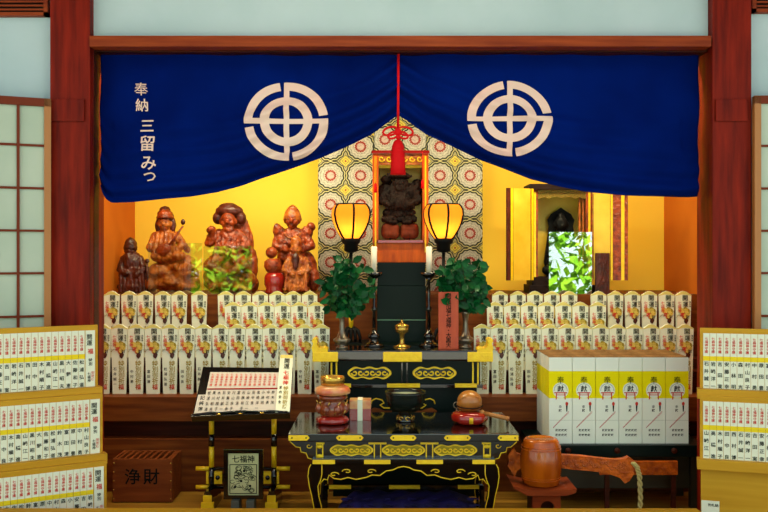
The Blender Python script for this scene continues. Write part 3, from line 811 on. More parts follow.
for a_, b_ in ((333,350),(388,419),(456,476)):
    m = MB(); m.pbox(a_-1, b_+1, 383.6, 387.6, 4.465, .012, 'gold', .001); m.build('gilt_trim', lg)
# skirt below with cusped gold-edged opening and brown base
m = MB(); m.box(X(333,4.52),X(477,4.52),4.53,4.615,0,Z(388,4.47),'gblack'); m.build('skirt', al)
for s_ in (0, 1):
    P = [(371,404),(372,400.5),(376,398.5),(382,400),(384,403),(380,405),(384,408),(390,408)]
    P2 = [(369,420),(369,411),(374,408),(380,409),(384,411),(392,411),(392,420)]
    if s_: P = [(806-x, y) for x, y in P]; P2 = [(806-x, y) for x, y in P2][::-1]
    m = MB(); m.tube([at(x,y,4.515) for x, y in P], .0035, 'gold', 8); m.build('cusp_edge', al)
    m = MB(); m.ppris(P2, 4.515, .012, 'stepwood'); m.build('base_panel', al)

# things on the upper altar
def thg(px, Y): return (X(px,Y), Y, ZT)
def candlestick(px, label):
    Y = 4.66; b_ = Vector(thg(px,Y)); r = thing('candlestick', label, 'candlestick', b_, 'black candlesticks on the altar'); k = Y/F
    m = MB(); m.lathe([(.0,0),(10*k,0),(10.4*k,1*k),(8*k,3*k),(5*k,4.5*k),(4.4*k,7*k),(6*k,9*k),(5.5*k,12*k),(3*k,14*k),(1.8*k,18*k)], b_, 'black'); m.build('base', r)
    m = MB(); m.lathe([(1.7*k,16*k),(1.6*k,34*k),(3*k,36*k),(3*k,38*k),(1.6*k,40*k),(1.5*k,66*k),(3.6*k,68*k)], b_, 'black'); m.build('stem', r)
    m = MB(); m.lathe([(2*k,67*k),(4*k,68.5*k),(8.2*k,71*k),(8.4*k,73.5*k),(7*k,73.6*k),(2*k,71*k)], b_, 'black'); m.build('drip_pan', r)
    c = MB(); c.lathe([(2.6*k,72*k),(2.9*k,86*k),(3.2*k,99*k),(2.2*k,99.6*k)], b_, 'candle'); c.build('candle', r)
    w = MB(); w.tube([b_+Vector((0,0,99*k)), b_+Vector((.002,0,102.5*k))], .001, 'ink', 5); w.build('wick', r)
    return r
candlestick(374, 'black turned candlestick with white candle, left of the pedestal')
candlestick(429, 'black turned candlestick with white candle, right of the pedestal')
m_ = thg(402,4.62); k = 4.62/F
ce = thing('oil_lamp', 'small brass footed lamp cup at the centre of the upper altar', 'lamp', m_)
m = MB(); m.lathe([(8.5*k,0),(8.5*k,1*k),(3*k,2.5*k),(2.2*k,4*k),(2.4*k,13*k),(6.4*k,15*k),(6.8*k,20*k),(6.2*k,20.5*k)], m_, 'brass'); m.build('cup', ce)
m = MB(); m.lathe([(7.2*k,20.2*k),(7.4*k,21.3*k),(3*k,23.5*k),(1*k,24*k),(1.2*k,26.2*k),(.3*k,27.5*k)], m_, 'brass'); m.build('lid', ce)

def lantern(px, label, left):
    Y = 4.84; b_ = Vector(thg(px,Y)); k = Y/F
    r = thing('lantern', label, 'lantern', b_, 'tulip-shaped paper lanterns on poles')
    zc = Z(222,Y)-b_.z     # bulb centre height
    H = 17.5*k
    def prof(t): # t 0 bottom..1 top
        a_ = [(0,8),(.12,11.5),(.3,15.4),(.5,18.4),(.7,19.9),(.85,19.4),(.95,17.4),(1,15.5)]
        for (p,q),(p2,q2) in zip(a_,a_[1:]):
            if t <= p2: return (q+(q2-q)*(t-p)/(p2-p))*k
        return a_[-1][1]*k
    pf = [(prof(i/20), zc-H+2*H*i/20) for i in range(21)]
    m = MB(); m.lathe(pf, b_, 'lampglow', 36, fn=lambda t, z: 1-.02*abs(cos(3*t)))
    caps = [f for f in m.bm.faces if len(f.verts) > 8]; bmesh.ops.delete(m.bm, geom=caps, context='FACES_ONLY'); m.build('shade', r)
    for q in range(6):
        t = pi/6+q*pi/3+.18; m = MB(); m.tube([b_+Vector((1.02*p*cos(t), 1.02*p*sin(t), z)) for p, z in pf], .0055, 'matblack', 6); m.build('rib', r)
    m = MB()
    m.tube([b_+Vector((pf[-1][0]*cos(t), pf[-1][0]*sin(t), pf[-1][1])) for t in [2*pi*i/24 for i in range(25)]], .004, 'matblack', 6, caps=False); m.build('rim', r)
    m = MB(); m.lathe([(9*k,zc-H+1*k),(9.6*k,zc-H-.5*k),(9*k,zc-H-3*k),(6.8*k,zc-H-5*k),(7*k,zc-H-11*k),(5*k,zc-H-12.5*k),(2*k,zc-H-13*k)], b_, 'matblack'); m.build('socket', r)
    m = MB(); m.lathe([(1.7*k,zc-H-12*k),(1.7*k,32*k)], b_, 'matblack', 12); m.build('pole', r)
    m = MB(); m.lathe([(2.2*k,32*k),(2.2*k,14*k)], b_, 'gold', 12); m.build('pole_sleeve', r)
    f = MB()
    for q in range(5):
        s_ = (q-2)
        f.tube([b_+Vector((s_*1.2*k,-.01*0,15*k)), b_+Vector((s_*3.6*k,-.012,12*k)), b_+Vector((s_*4.6*k,-.02,5*k)), b_+Vector((s_*4.4*k,-.02,.8*k))], [1.9*k,2*k,1.7*k,1.2*k], 'matblack', 8)
    f.box(b_.x-11*k, b_.x+11*k, b_.y-.035, b_.y+.03, b_.z, b_.z+1.2*k, 'matblack'); f.build('claw_foot', r)
    L = bpy.data.lights.new('lantern_bulb', 'POINT'); L.energy = LANT; L.color = (1,.80,.5); L.shadow_soft_size = .02
    lo = bpy.data.objects.new('lantern_bulb', L); COL.objects.link(lo); lo.parent = r; lo.location = (0, -.02, zc-.02)
LANT = .62
lantern(351, 'glowing yellow tulip lantern with black ribs, left of the central shrine', True)
lantern(443.5, 'glowing yellow tulip lantern with black ribs, right of the central shrine', False)

def vase(px, Y, pc, spread, seed, label, flip=1):
    b_ = Vector(thg(px,Y)); k = Y/F; r = thing('vase_of_leaves', label, 'plant', b_, 'vases of evergreen branches')
    m = MB(); m.lathe([(.0,0),(6*k,0),(6*k,1.5*k),(4.5*k,2.5*k),(4*k,4*k),(8.2*k,7*k),(8.6*k,9*k),(7.2*k,10.2*k),(4.8*k,12*k),(2.8*k,18*k),(2.3*k,26*k),(3.4*k,34*k),(5*k,36*k),(4*k,36.2*k)], b_, 'silver', 28); m.build('vase', r)
    rr = random.Random(seed); top = b_+Vector((0,0,34*k)); cen = at(pc[0],pc[1],Y)
    st = MB(); lf = MB()
    for i in range(36):
        a_ = rr.uniform(0, 2*pi); e = rr.uniform(-.95,1)
        tip = cen+Vector((cos(a_)*sqrt(max(0,1-e*e*.8))*spread[0]*k, sin(a_)*.085, e*spread[1]*k))
        mid = top.lerp(tip, .5)+Vector((0,0,6*k))
        path = [top, mid, tip]; st.tube(path, [.0025,.002,.001], 'stem', 5)
        for j in range(8):
            q = .4+.6*j/7; p = top.lerp(mid, q*2) if q < .5 else mid.lerp(tip, q*2-1)
            d = Vector((rr.uniform(-1,1), rr.uniform(-1,.6), rr.uniform(-.9,.7))).normalized(); L = rr.uniform(9,14)*k; w = L*.27
            sd_ = d.cross(Vector((rr.uniform(-.5,.5),1,rr.uniform(-.3,.3)))).normalized(); nn = sd_.cross(d)
            V = [p, p+d*L*.3+sd_*w-nn*.002, p+d*L*.65+sd_*w*.9, p+d*L-nn*.004, p+d*L*.65-sd_*w*.9, p+d*L*.3-sd_*w-nn*.002, p+d*L*.3+nn*.003, p+d*L*.65+nn*.003]
            lf.faces(V, [(0,1,6),(1,2,7,6),(2,3,7),(3,4,7),(4,5,6,7),(5,0,6)], 'leaf', True)
    st.build('stems', r); lf.build('foliage', r, fix=False)
vase(342, 4.54, (348,287), (24,29), 3, 'bushy evergreen branches in a slim metal vase, left side of altar')
vase(465.5, 4.56, (464,284), (22,27), 5, 'bushy evergreen branches in a slim metal vase, right side of altar')
tb = thing('wooden_tablet', 'upright orange wooden tablet with a column of black writing', 'tablet', thg(448.5,4.5))
Yt = 4.5; m = MB(); m.box(X(438.5,Yt),X(458.5,Yt),Yt,Yt+.02,ZT,Z(292,Yt),'tablet',.003); m.build('plaque', tb)
m = MB(); m.text('開運招福七福神・大黒天', X(448.5,Yt), Yt-.001, Z(320.5,Yt), .028, 'ink', pitch=.88, bold=.02); m.build('lettering', tb)

# ================================================================ RIGHT SHRINE CABINET
Yz = 5.12; zs = SS
cb = thing('shrine_cabinet', 'gilded shrine cabinet with both doors open on the right shelf', 'shrine', (X(562,Yz),Yz,zs))
m = MB(); m.box(X(532,Yz),X(592,Yz),Yz,Yz+.2,zs,Z(277,Yz),'idol',.003); m.box(X(529,Yz),X(595,Yz),Yz-.02,Yz+.2,zs,Z(285,Yz),'idol',.002); m.build('base', cb)
m = MB(); m.box(X(536,Yz),X(590,Yz),Yz+.18,Yz+.2,Z(277,Yz),Z(190,Yz),'goldfoil'); m.build('back_panel', cb)
for a_, b_, mt in ((531.5,538,'carve'),(586,592.5,'carve')):
    m = MB(); m.box(X(a_,Yz),X(b_,Yz),Yz,Yz+.2,Z(277,Yz),Z(190,Yz),mt,.003); o = m.build('side_post', cb)
    m = MB(); m.box(X(a_+2.2,Yz),X(b_-2.2,Yz),Yz-.004,Yz+.002,Z(277,Yz),Z(192,Yz),'gold'); m.build('gilt_strip', o)
m = MB(); m.box(X(529,Yz),X(595,Yz),Yz-.02,Yz+.2,Z(190,Yz),Z(184,Yz),'idol',.004)
m.build('roof', cb)
m = MB(); m.ppris([(538,190),(586,190),(586,199),(580,197),(575,198.5),(569,196.5),(562,198),(555,196.5),(549,198.5),(544,197),(538,199)], Yz+.004, .012, 'brass'); m.build('cusped_valance', cb)
for i, x in enumerate((580,583.5)):
    m = MB(); m.box(X(x,Yz),X(x+1.6,Yz),Yz+.03,Yz+.045,Z(277,Yz),Z(199,Yz),'carve2'); m.build('inner_slat', cb)
def cdoor(xh, xf, name, parts):
    # door swings forward from hinge xh (px at Yz) to free edge
    o_ = MB(); return o_
def door(a_, b_, yt, yb, Ya_, Yb_, spec):
    """panel between (a_,Ya_) and (b_,Yb_) split in px fractions"""
    P0 = Vector((X(a_,Ya_),Ya_,0)); P1 = Vector((X(b_,Yb_),Yb_,0)); d = (P1-P0); n = Vector((-d.y,d.x,0)).normalized()
    if n.y > 0: n = -n
    zt_, zb_ = Z(yt,Yz), Z(yb,Yz)
    root = None
    for f0, f1, o0, o1, mt, nm in spec:
        m = MB(); q0 = P0+d*f0; q1 = P0+d*f1
        vs = [q0+n*o0, q1+n*o0, q1+n*o1, q0+n*o1]
        v = [(p.x,p.y,zb_) for p in vs]+[(p.x,p.y,zt_) for p in vs]
        m.faces(v, [(0,1,2,3),(7,6,5,4),(0,4,5,1),(1,5,6,2),(2,6,7,3),(3,7,4,0)], mt)
        ob_ = m.build(nm, cb if root is None else root)
        if root is None: root = ob_
door(506,532.5,189,280,5.04,Yz,[(0,1,0,.014,'carvedark','door'),(.12,.19,.014,.019,'gold','gilt_strip'),(.22,.86,.012,.016,'goldfoil','gilt_panel'),(.90,.97,.014,.019,'gold','gilt_strip')])
door(593,628,194,280,Yz,5.05,[(0,1,0,.014,'carve','door'),(.03,.5,.012,.016,'goldfoil','gilt_panel'),(.52,.58,.014,.019,'gold','gilt_strip'),(.82,.91,.014,.019,'gold','gilt_strip')])
# dark seated deity with pointed halo inside
dk2 = thing('seated_deity_statue', 'black seated deity with pointed halo inside the gilded cabinet', 'statue', at(561,277,Yz+.09))
Yd = Yz+.08
def E2(*a, **k): return E(*a, Y=Yd, **k)
sculpt('body', [E2(561,243,0,9,6,14), E2(561,224,0,6.5,6,8), E2(561,217,0,3.5,3.5,4), E2(561,226,-5.5,1.3,1.5,1.6), E2(561,262,-2,15,10,10), E2(561,272,-2,18,10,6),
    Cc((552,238,0),(548,252,-4),4,3.4,Yd), Cc((548,252,-4),(560,256,-9),3.4,3,Yd), Cc((570,238,0),(574,252,-4),4,3.4,Yd), Cc((574,252,-4),(562,256,-9),3.4,3,Yd),
    E2(554.6,225,0,1.2,2,3.4), E2(567.4,225,0,1.2,2,3.4), E2(549,270,-6,8,6,5), E2(573,270,-6,8,6,5)], .005, 'matblack', dk2, amp=.003)
m = MB(); m.ppris([(547,240),(549,226),(547.5,220),(551,214),(556,211),(561,207.5),(566,211),(571,214),(574.5,220),(573,226),(575,240),(578,262),(575,277),(547,277),(544,262)], Yd+.05, .012, 'matblack'); m.build('halo', dk2)
tb2 = tag(MB().box(X(595,5.07),X(609,5.07),5.055,5.075,zs,Z(253,5.07),'carvedark',.003).build('spirit_tablet'), 'plain dark red tablet standing before the open right cabinet door', 'tablet')
# glass panels added before the figures to carry the garden reflections
def pane(x0, x1, yt, Y, label):
    r = MB(); r.box(X(x0,Y),X(x1,Y),Y,Y+.004,SS,Z(yt,Y),'glass2' if x0 > 500 else 'glass'); o = r.build('added_glass_panel'); return tag(o, label, 'glass panel')
pane(148,202,243,5.045,'added glass panel reflecting the green garden before the left statues')
pane(203.5,252,246,5.045,'added glass panel reflecting the green garden before the hatted statue')
pane(549,592,232,5.035,'added glass panel with boosted reflection of the bright garden before the black deity')
# ================================================================ CARVED STATUES ON THE LEFT SHELF
YS = 5.19
def KP(root, x, y, r): return (at(x, y, YS)-Vector(root['_b']), r*YS/F)
def S(px, py, dy, rx, ry, rz, rot=None): return E(px, py, dy, rx, ry, rz, Y=YS, rot=rot)
def K(p0, p1, r0, r1): return Cc(p0, p1, r0, r1, Y=YS)
def face(root, x, y, r, dy, mt='carvedark'):
    k = YS/F; m = MB()
    for s_ in (-1, 1):
        m = MB(); m.ell(at(x+s_*r*.34, y-r*.08, YS)+Vector((0,dy*k+.1*r*k,0)), (.13*r*k,.05*r*k,.05*r*k), mt, 2); m.build('eye', root)
    m = MB(); m.ell(at(x, y+r*.48, YS)+Vector((0,(dy+.3)*k,0)), (.2*r*k,.06*r*k,.04*r*k), mt, 2); m.build('mouth', root)
def head(x, y, r, dy=0):
    return [S(x,y,dy,r*.8,r*.85,r), S(x,y+r*.15,dy-r*.86,r*.14,r*.2,r*.22), S(x-r*.42,y+r*.22,dy-r*.5,r*.3,r*.28,r*.3), S(x+r*.42,y+r*.22,dy-r*.5,r*.3,r*.28,r*.3),
            S(x-r*.82,y+.1*r,dy,r*.14,r*.2,r*.34), S(x+r*.82,y+.1*r,dy,r*.14,r*.2,r*.34), S(x,y+r*.72,dy-r*.42,r*.34,r*.3,r*.26), S(x,y-r*.3,dy-r*.6,r*.5,r*.25,r*.16)]
# A: small hooded old man
a = thing('old_man_statue', 'small dark hooded old man statue in long robes, far left', 'statue', at(133,293,YS))
sculpt('body', head(130.5,250,6.5,-1)+[S(132,262,0,11,7,11), S(133,276,0,14.5,8,13), S(134,287,0,17,9,6), S(145,276,2,6,6,11), S(130.5,244,1,6,6,6), S(130,261,-6,4,3,8),
  K((124,259,0),(121,270,-4),3.8,3.4), K((121,270,-4),(129,273,-8),3.2,2.4), K((140,259,0),(145,269,-4),3.8,3.4), K((145,269,-4),(138,274,-8),3.2,2.4),
  S(128,274,-8,2.6,2,2.6), S(138,275,-8,2.6,2,2.6)]+[K((123+3.4*k,268,-6),(122+4*k,291,-7),1.4,1.8) for k in range(7)], .0042, 'carvedark', a, amp=.003, nscale=38, smooth=1, keep=KP(a,130.5,250,8))
face(a, 130.5, 250, 6.5, -6.6)
m = MB(); k = YS/F
m.lathe([(6.6*k,-3*k),(6.9*k,0),(5.6*k,4*k),(4*k,7*k),(2.4*k,9*k),(.5*k,9.8*k)], at(130.5,247,YS), 'carvedark', 20); m.build('hood', a)
m = MB(); m.tube([at(147,262,YS-.05), at(148,292,YS-.05)], .006, 'carvedark', 8); m.ell(at(147,261,YS-.05), (.014,.012,.014), 'carvedark'); m.build('staff', a)
# B: seated goddess with lute
b = thing('goddess_statue', 'seated crowned goddess statue with a lute on a rocky base', 'statue', at(174,293,YS))
sculpt('body', head(165,223,8.2,-1)+[S(166,240,0,11,7,12), K((156,236,0),(151,248,-4),4.6,4), K((151,248,-4),(162,252,-9),3.8,2.8), K((176,236,0),(184,245,-3),4.6,4), K((184,245,-3),(176,252,-9),3.8,2.8),
  S(168,256,-3,17,10,8), S(160,256,-10,7,5,4.5), S(180,256,-8,8,6,5), S(162,252,-10,2.6,2.2,2.8), S(176,252,-10,2.6,2.2,2.8), K((183,244,2),(187,250,2),3,3), S(165,232,0,4,4,4)]
  +[K((159+4*k,234,-6),(157+5*k,254,-11),1.6,2) for k in range(5)], .0045, 'carve2', b, amp=.0035, nscale=34, smooth=1, keep=KP(b,165,223,9.5))
face(b, 165, 223, 8.2, -8.2)
sculpt('hair', [S(165,218,2,8.4,8,8), S(165,211,0,5.5,5.5,5), S(158,226,2,3.2,4,8), S(172.5,226,2,3.2,4,8)], .005, 'carvedark', b, amp=.003)
m = MB(); m.lathe([(8.2*k,-1.6*k),(8.6*k,0),(7.4*k,1*k),(7.6*k,4*k),(4*k,8*k)], at(165,217,YS-.004), 'carve', 20, fn=lambda t, z: 1+.04*cos(10*t)); m.build('crown', b)
m = MB(); m.ell(at(163,250,YS-.075), (.05,.014,.034), 'carve', 3, Matrix.Rotation(radians(-28), 3, 'Y')); m.tube([at(168,247,YS-.075), at(183,226,YS-.06)], [.008,.005], 'carve', 8); m.ell(at(183,222,YS-.06), (.013,.01,.017), 'carvedark'); m.build('lute', b)
rk = [S(176,270,-1,16,9,11), S(174,282,0,24,13,10), S(160,272,-3,12,10,9), S(186,274,-2,13,11,12), S(152,284,-2,6,9,8), S(194,284,-2,7,9,8), S(186,262,2,9,8,7)]
rr = random.Random(5)
for q in range(16): rk.append(S(rr.uniform(154,196), rr.uniform(266,290), -10+rr.uniform(-2,2), rr.uniform(3,5), 4, rr.uniform(2,4)))
sculpt('rocky_base', rk, .006, 'carve2', b, amp=.004, nscale=25)
# C: seated god with broad cap
c = thing('fisher_god_statue', 'seated god statue with broad soft cap and raised fist', 'statue', at(229,293,YS))
sculpt('body', head(228.5,221,9.5,-2)+[S(229,240,0,14,9,13), S(229,248,-4,13,9,8), K((219,234,0),(210,243,-3),5.4,4.8), K((210,243,-3),(213,232,-8),4.4,3.2), S(213,230.5,-9,4.6,4,4.4),
  K((239,234,0),(247,245,-2),5.4,4.8), K((247,245,-2),(240,250,-9),4.4,3.4), S(239,250,-10,4,3.6,4), K((222,256,-4),(212,266,-14),8,6.4), K((236,256,-4),(246,266,-14),8,6.4),
  K((212,266,-14),(226,272,-17),6,4.2), K((246,266,-14),(232,272,-17),6,4.2), S(229,230,-4,6,5,4)]+[S(211.2+1.3*q,229.2,-12.6,.8,1.2,1.9) for q in range(4)]
  +[K((219+5*q,240,-8),(217+6*q,254,-12),1.5,2) for q in range(5)], .0045, 'carve', c, amp=.0035, nscale=34, smooth=1, keep=KP(c,228.5,221,11))
face(c, 228.5, 221, 9.5, -10.3)
sculpt('cap', [S(229,211,2,14,9,7), S(228,207,3,10,8,4.5), S(217.5,218,3,5.5,6,6.5), S(240.5,218,3,5.5,6,6.5)], .005, 'carvedark', c, amp=.001)
sculpt('back_slab', [S(243,252,9,10,6,30), S(248,268,7,9,7,24), S(240,232,9,9,5,16), S(252,284,4,6,8,9)], .006, 'carve', c, amp=.004, nscale=28)
rk = [S(229,267,-1,15,8,12), S(228,283,-2,24,13,10), S(214,276,-3,10,9,8), S(244,279,-3,12,9,10)]
for q in range(16): rk.append(S(rr.uniform(208,250), rr.uniform(272,290), -12+rr.uniform(-2,2), rr.uniform(3,5), 4, rr.uniform(2,4)))
sculpt('rocky_base', rk, .006, 'carve2', c, amp=.004, nscale=25)
# D: armoured god
d = thing('armoured_god_statue', 'armoured god statue with flared shoulders and pointed helmet, nearest the altar', 'statue', at(292,293,YS))
sculpt('body', head(292.5,220,8.8,-2)+[S(293,238,0,14,8,11), S(279,232,0,6,6,6), S(277,228,0,4,5,4.6), S(307,232,0,6,6,6), S(311,227,0,4.4,5,4.6), K((280,236,0),(276,246,-3),5.2,4.6), K((276,246,-3),(287,250,-8),4.4,3.4),
   K((306,236,0),(311,246,-3),5.2,4.6), K((311,246,-3),(300,250,-8),4.4,3.4), S(292,255,0,15,9,10), S(304,270,2,13,9,20), S(292,275,3,20,9,16), S(314,280,0,6,8,12), S(286,249,-9,3.4,3,3.4), S(300,249,-9,3.4,3,3.4)]
   +[S(281+4.6*q,243+abs(q-2.5)*-.8,-7,2.2,2,4) for q in range(6)], .0045, 'carve', d, amp=.0035, nscale=34, smooth=1, keep=KP(d,292.5,220,10))
face(d, 292.5, 220, 8.8, -9.7)
m = MB(); m.lathe([(9*k,-3*k),(9.4*k,-1*k),(8.4*k,3*k),(7*k,7*k),(4.6*k,10.5*k),(2*k,12.6*k),(.4*k,13.4*k)], at(292.5,218,YS), 'carve2', 24); m.build('helmet', d)
m = MB(); m.tube([at(292.5+8*sin(t),231+6.5*cos(t)*(-1 if False else 1)+1,YS-.052) for t in [-1.5+i*.3 for i in range(11)]], .0045, 'carve2', 6); m.build('collar', d)
e = thing('long_headed_god_statue', 'small bearded god statue with long bald head before the armoured one', 'statue', at(297,293,YS-.11))
YS0 = YS; YS = 5.10
sculpt('body', head(296,249,6.4,-1)+[S(296,243,0,5.6,5.6,7.5), S(297,263,0,9.5,6,9), S(297,278,0,12,7,13), K((289,260,0),(285,270,-3),3.6,3.2), K((285,270,-3),(294,274,-6),3,2.4), K((305,260,0),(309,270,-3),3.6,3.2), K((309,270,-3),(300,274,-6),3,2.4),
   S(293.5,274.5,-7,2.4,2.2,2.4), S(300.5,274.5,-7,2.4,2.2,2.4), S(297,289,0,13,7.5,4)]+[K((288+3.6*q,268,-4.5),(286+4.2*q,290,-6.5),1.2,1.6) for q in range(6)], .004, 'carve2', e, amp=.0025, nscale=42, smooth=1, keep=KP(e,296,247,9))
face(e, 296, 249, 6.4, -6.5)
sculpt('beard', [S(296,259,-6,4,2.6,6), S(296,265,-6.5,2.6,2,5)], .004, 'carvedark', e, amp=.002)
f = thing('drum_carving', 'carved wooden drum stack topped by a ball beside the armoured statue', 'carving', at(273,293,YS))
m = MB(); m.lathe([(8.5*k,0),(9.5*k,2*k),(8*k,5*k),(10*k,9*k),(10*k,16*k),(8*k,20*k),(4*k,21*k)], at(274.5,293.5,YS)+Vector((0,0,0)), 'redlac', 28); m.build('drum', f)
m = MB(); m.lathe([(5*k,20*k),(7*k,22*k),(9*k,26*k),(8.4*k,31*k),(5*k,34*k)], at(273,293,YS), 'carve', 24); m.build('bowl', f)
m = MB(); m.ell(at(271.5,252.5,YS), (5.8*k,5.8*k,5.8*k), 'carve'); m.build('ball', f)
YS = YS0

# ================================================================ FRONT OFFERING TABLE
YF = 3.86; TT = Z(434,YF); YBk = 4.40
ft = thing('offering_table', 'low black lacquer offering table with gold mounts and cabriole legs', 'table', (X(403,YF),YF+.25,0))
cxp = 403.5
m = MB(); m.box(X(288,YF),X(519,YF),YF,YBk,Z(441.5,YF),TT,'black',.003); top = m.build('table_top', ft)
for a_, b_ in ((288.5,309.5),(336,363.5),(390,416.5),(444,471),(497.5,518.5)):
    m = MB(); h0, h1 = 435.3, 440.6; c = (h0+h1)/2
    P = [(a_+2.5,h0),(b_-2.5,h0),(b_-1.2,h0+1.2),(b_,c),(b_-1.2,h1-1.2),(b_-2.5,h1),(a_+2.5,h1),(a_+1.2,h1-1.2),(a_,c),(a_+1.2,h0+1.2)]
    if a_ < 290: P = [(a_,h0),(b_-2.5,h0),(b_-1.2,h0+1.2),(b_,c),(b_-1.2,h1-1.2),(b_-2.5,h1),(a_,h1)]
    if b_ > 515: P = [(a_+2.5,h0),(b_,h0),(b_,h1),(a_+2.5,h1),(a_+1.2,h1-1.2),(a_,c),(a_+1.2,h0+1.2)]
    m.ppris(P, YF-.004, .0045, 'gold')
    for x in (a_+3.4, b_-3.4): m.ell(at(x,c,YF-.0045), (.0035,.001,.0035), 'ink', 2)
    m.build('gilt_mount', top)
Y2 = YF+.05
m = MB(); m.box(X(314,Y2),X(491,Y2),Y2,YBk-.03,Z(458,Y2),Z(441.5,YF),'black'); fz = m.build('frieze', ft)
for cx in (351.5, 403.5, 455.5):
    m = MB(); m.ppris(lobed(cx,450.3,43.5,11.6), Y2-.010, .009, 'gold'); m.ppris(lobed(cx,450.3,40,9), Y2-.0112, .002, 'seal'); scrollwork(m, cx, 450.3, 38, 7.6, Y2-.013, 7, 'gold', .0034)
    m.build('gilt_plaque', fz)
m = MB()
for cx in (319.5, 377.5, 429.5, 487):
    for dx in (-3.2, 3.2): m_q = MB(); m_q.pbox(cx+dx-.6, cx+dx+.6, 444.6, 457, Y2-.005, .006, 'gold'); m_q.build('gilt_bar', fz)
    w_ = 9 if 330 < cx < 480 else 5
    m_q = MB(); m_q.pbox(cx-w_, cx+w_, 442.5, 444.4, Y2-.006, .007, 'gold'); m_q.build('gilt_strip', fz)
for x in (319.5, 487):
    for y in (446.5, 456): m_q = MB(); m_q.ell(at(x,y,Y2-.004), (.014,.005,.009), 'gold', 2); m_q.build('gilt_boss', fz)
m.bm.free()
# curled side brackets
for s_ in (0, 1):
    P = [(290,441.5),(296,447),(300,447.5),(301,452),(306,453),(308,458),(313,459.5),(316,460),(316,441.5)]
    if s_: P = [(807-x, y) for x, y in P][::-1]
    m = MB(); m.ppris(P, Y2-.01, .03, 'black'); br_ = m.build('side_bracket', ft)
    E_ = P[:-2] if not s_ else P[2:]
    m = MB(); m.tube([at(x,y,Y2-.012) for x, y in E_], .0022, 'gold', 6)
    cc = (309 if not s_ else 498); m.tube([at(cc+3*cos(t)*(1-t/9),446+2.6*sin(t)*(1-t/9),Y2-.012) for t in [i*.6 for i in range(10)]], .002, 'gold', 6); m.build('gilt_edge', br_)
m = MB(); m.box(X(312,YF+.02),X(495,YF+.02),YF+.02,YBk-.03,Z(464,YF+.02),Z(458.5,YF+.02),'black',.003); ld = m.build('lower_ledge', ft)
for a_, b_ in ((312.5,335),(364,390.5),(416.5,443),(472.5,495)):
    m = MB(); m.pbox(a_, b_, 460, 464.2, YF+.014, .008, 'gold', .001); m.build('gilt_trim', ld)
# apron with cusped edge
half = [(403.5,466.5),(398,467.5),(393,470),(386,471),(380,475.5),(372,475),(366,477.5),(356,479.5),(348,477.5),(341,479.5),(334,478.5),(329,475),(327.5,480),(324,479),(320,484)]
edge = half[::-1]+[(807-x, y) for x, y in half[1:]]
Yx = YF+.03
m = MB(); P = [(316,464)]+[(316,484)]+edge+[(491,484),(491,464)]; m.ppris(P, Yx, .02, 'black'); ap = m.build('apron', ft)
m = MB(); m.tube([at(x,y,Yx-.002) for x, y in edge], .0026, 'gold', 6)
for cx, sg in ((334,1),(347,-1),(371,1),(473,-1),(460,1),(436,-1)):
    m.tube([at(cx+sg*5*cos(t)*(1-t/8),473.5-(2.5*sin(t))*(1-t/8)+(1 if abs(cx-403)>60 else -2),Yx-.003) for t in [i*.5 for i in range(12)]], .0024, 'gold', 6)
m.build('gilt_edge', ap)
def legp(s_, Y, y_):
    outer = [(311,464),(309,468),(308,476),(309.5,486),(312,496),(314,508),(313,520),(309,530)]
    inner = [(322,464),(322,474),(320.5,480),(318,486),(319,496),(321.5,506),(322,518),(320,530)]
    fb = Z(0,Y)
    P = outer[::-1]+inner; P = [(x if not s_ else 807-x, y) for x, y in P]
    if s_: P = P[::-1]
    hZ = [(X(x,YF+.03), max(Z(y,YF+.03),0) if y < 530 else 0) for x, y in P]
    m = MB(); m.prism(hZ, y_, y_+.035, 'black'); lo = m.build('leg', ft)
    for L in (outer, inner):
        q = MB(); q.tube([(X(x if not s_ else 807-x,YF+.03), y_-.002, max(Z(y,YF+.03),0.003)) for x, y in L], .0022, 'gold', 6); q.build('gilt_edge', lo)
for s_ in (0, 1):
    legp(s_, YF, YF+.025); legp(s_, YF, YBk-.07)
m = MB(); m.pbox(324,483,485.5,489.5,4.2,.03,'black'); st_ = m.build('back_rail', ft)
for a_, b_ in ((329,351),(389,420),(458,479)):
    m = MB(); m.pbox(a_, b_, 485.2, 489, 4.196, .006, 'gold'); m.build('gilt_trim', st_)
for x in (325, 482):
    m = MB(); m.box(X(x,4.2)-.012, X(x,4.2)+.012, 4.2, 4.23, 0, Z(486,4.2), 'black'); m.build('rail_post', st_)
pc = thing('purple_cushion', 'dark purple patterned cloth cushion on the floor under the table', 'cushion', (X(408,4.15),4.15,0))
m = MB(); vs = []; fs = []; nx, ny = 60, 24
for i in range(nx+1):
    for j in range(ny+1):
        u = i/nx; v = j/ny; x = X(335,4.1)+(X(481,4.1)-X(335,4.1))*u; y = 4.02+.3*v
        h = .10*min(1, 8*u*(1-u))**.5*min(1, 6*v*(1-v))**.5+.006*sin(u*38+3*sin(v*6)); vs.append((x, y, max(h,.0)+.0))
for i in range(nx):
    for j in range(ny): a_ = i*(ny+1)+j; fs.append((a_, a_+ny+1, a_+ny+2, a_+1))
vs += [(X(335,4.1),4.02,0),(X(481,4.1),4.02,0),(X(481,4.1),4.32,0),(X(335,4.1),4.32,0)]; fs.append((len(vs)-1,len(vs)-2,len(vs)-3,len(vs)-4))
m.faces(vs, fs, 'purple', True)
for k2 in range(7):
    cx = X(346+21*k2,4.1)
    for j in range(2): m.tube([(cx+.03*cos(t)*(1-t/10), 4.045+.06*j+.02*sin(t)*(1-t/10), .088+.012*j) for t in [i*.6 for i in range(10)]], .004, 'purple', 6)
m.build('cushion_pad', pc, fix=False)

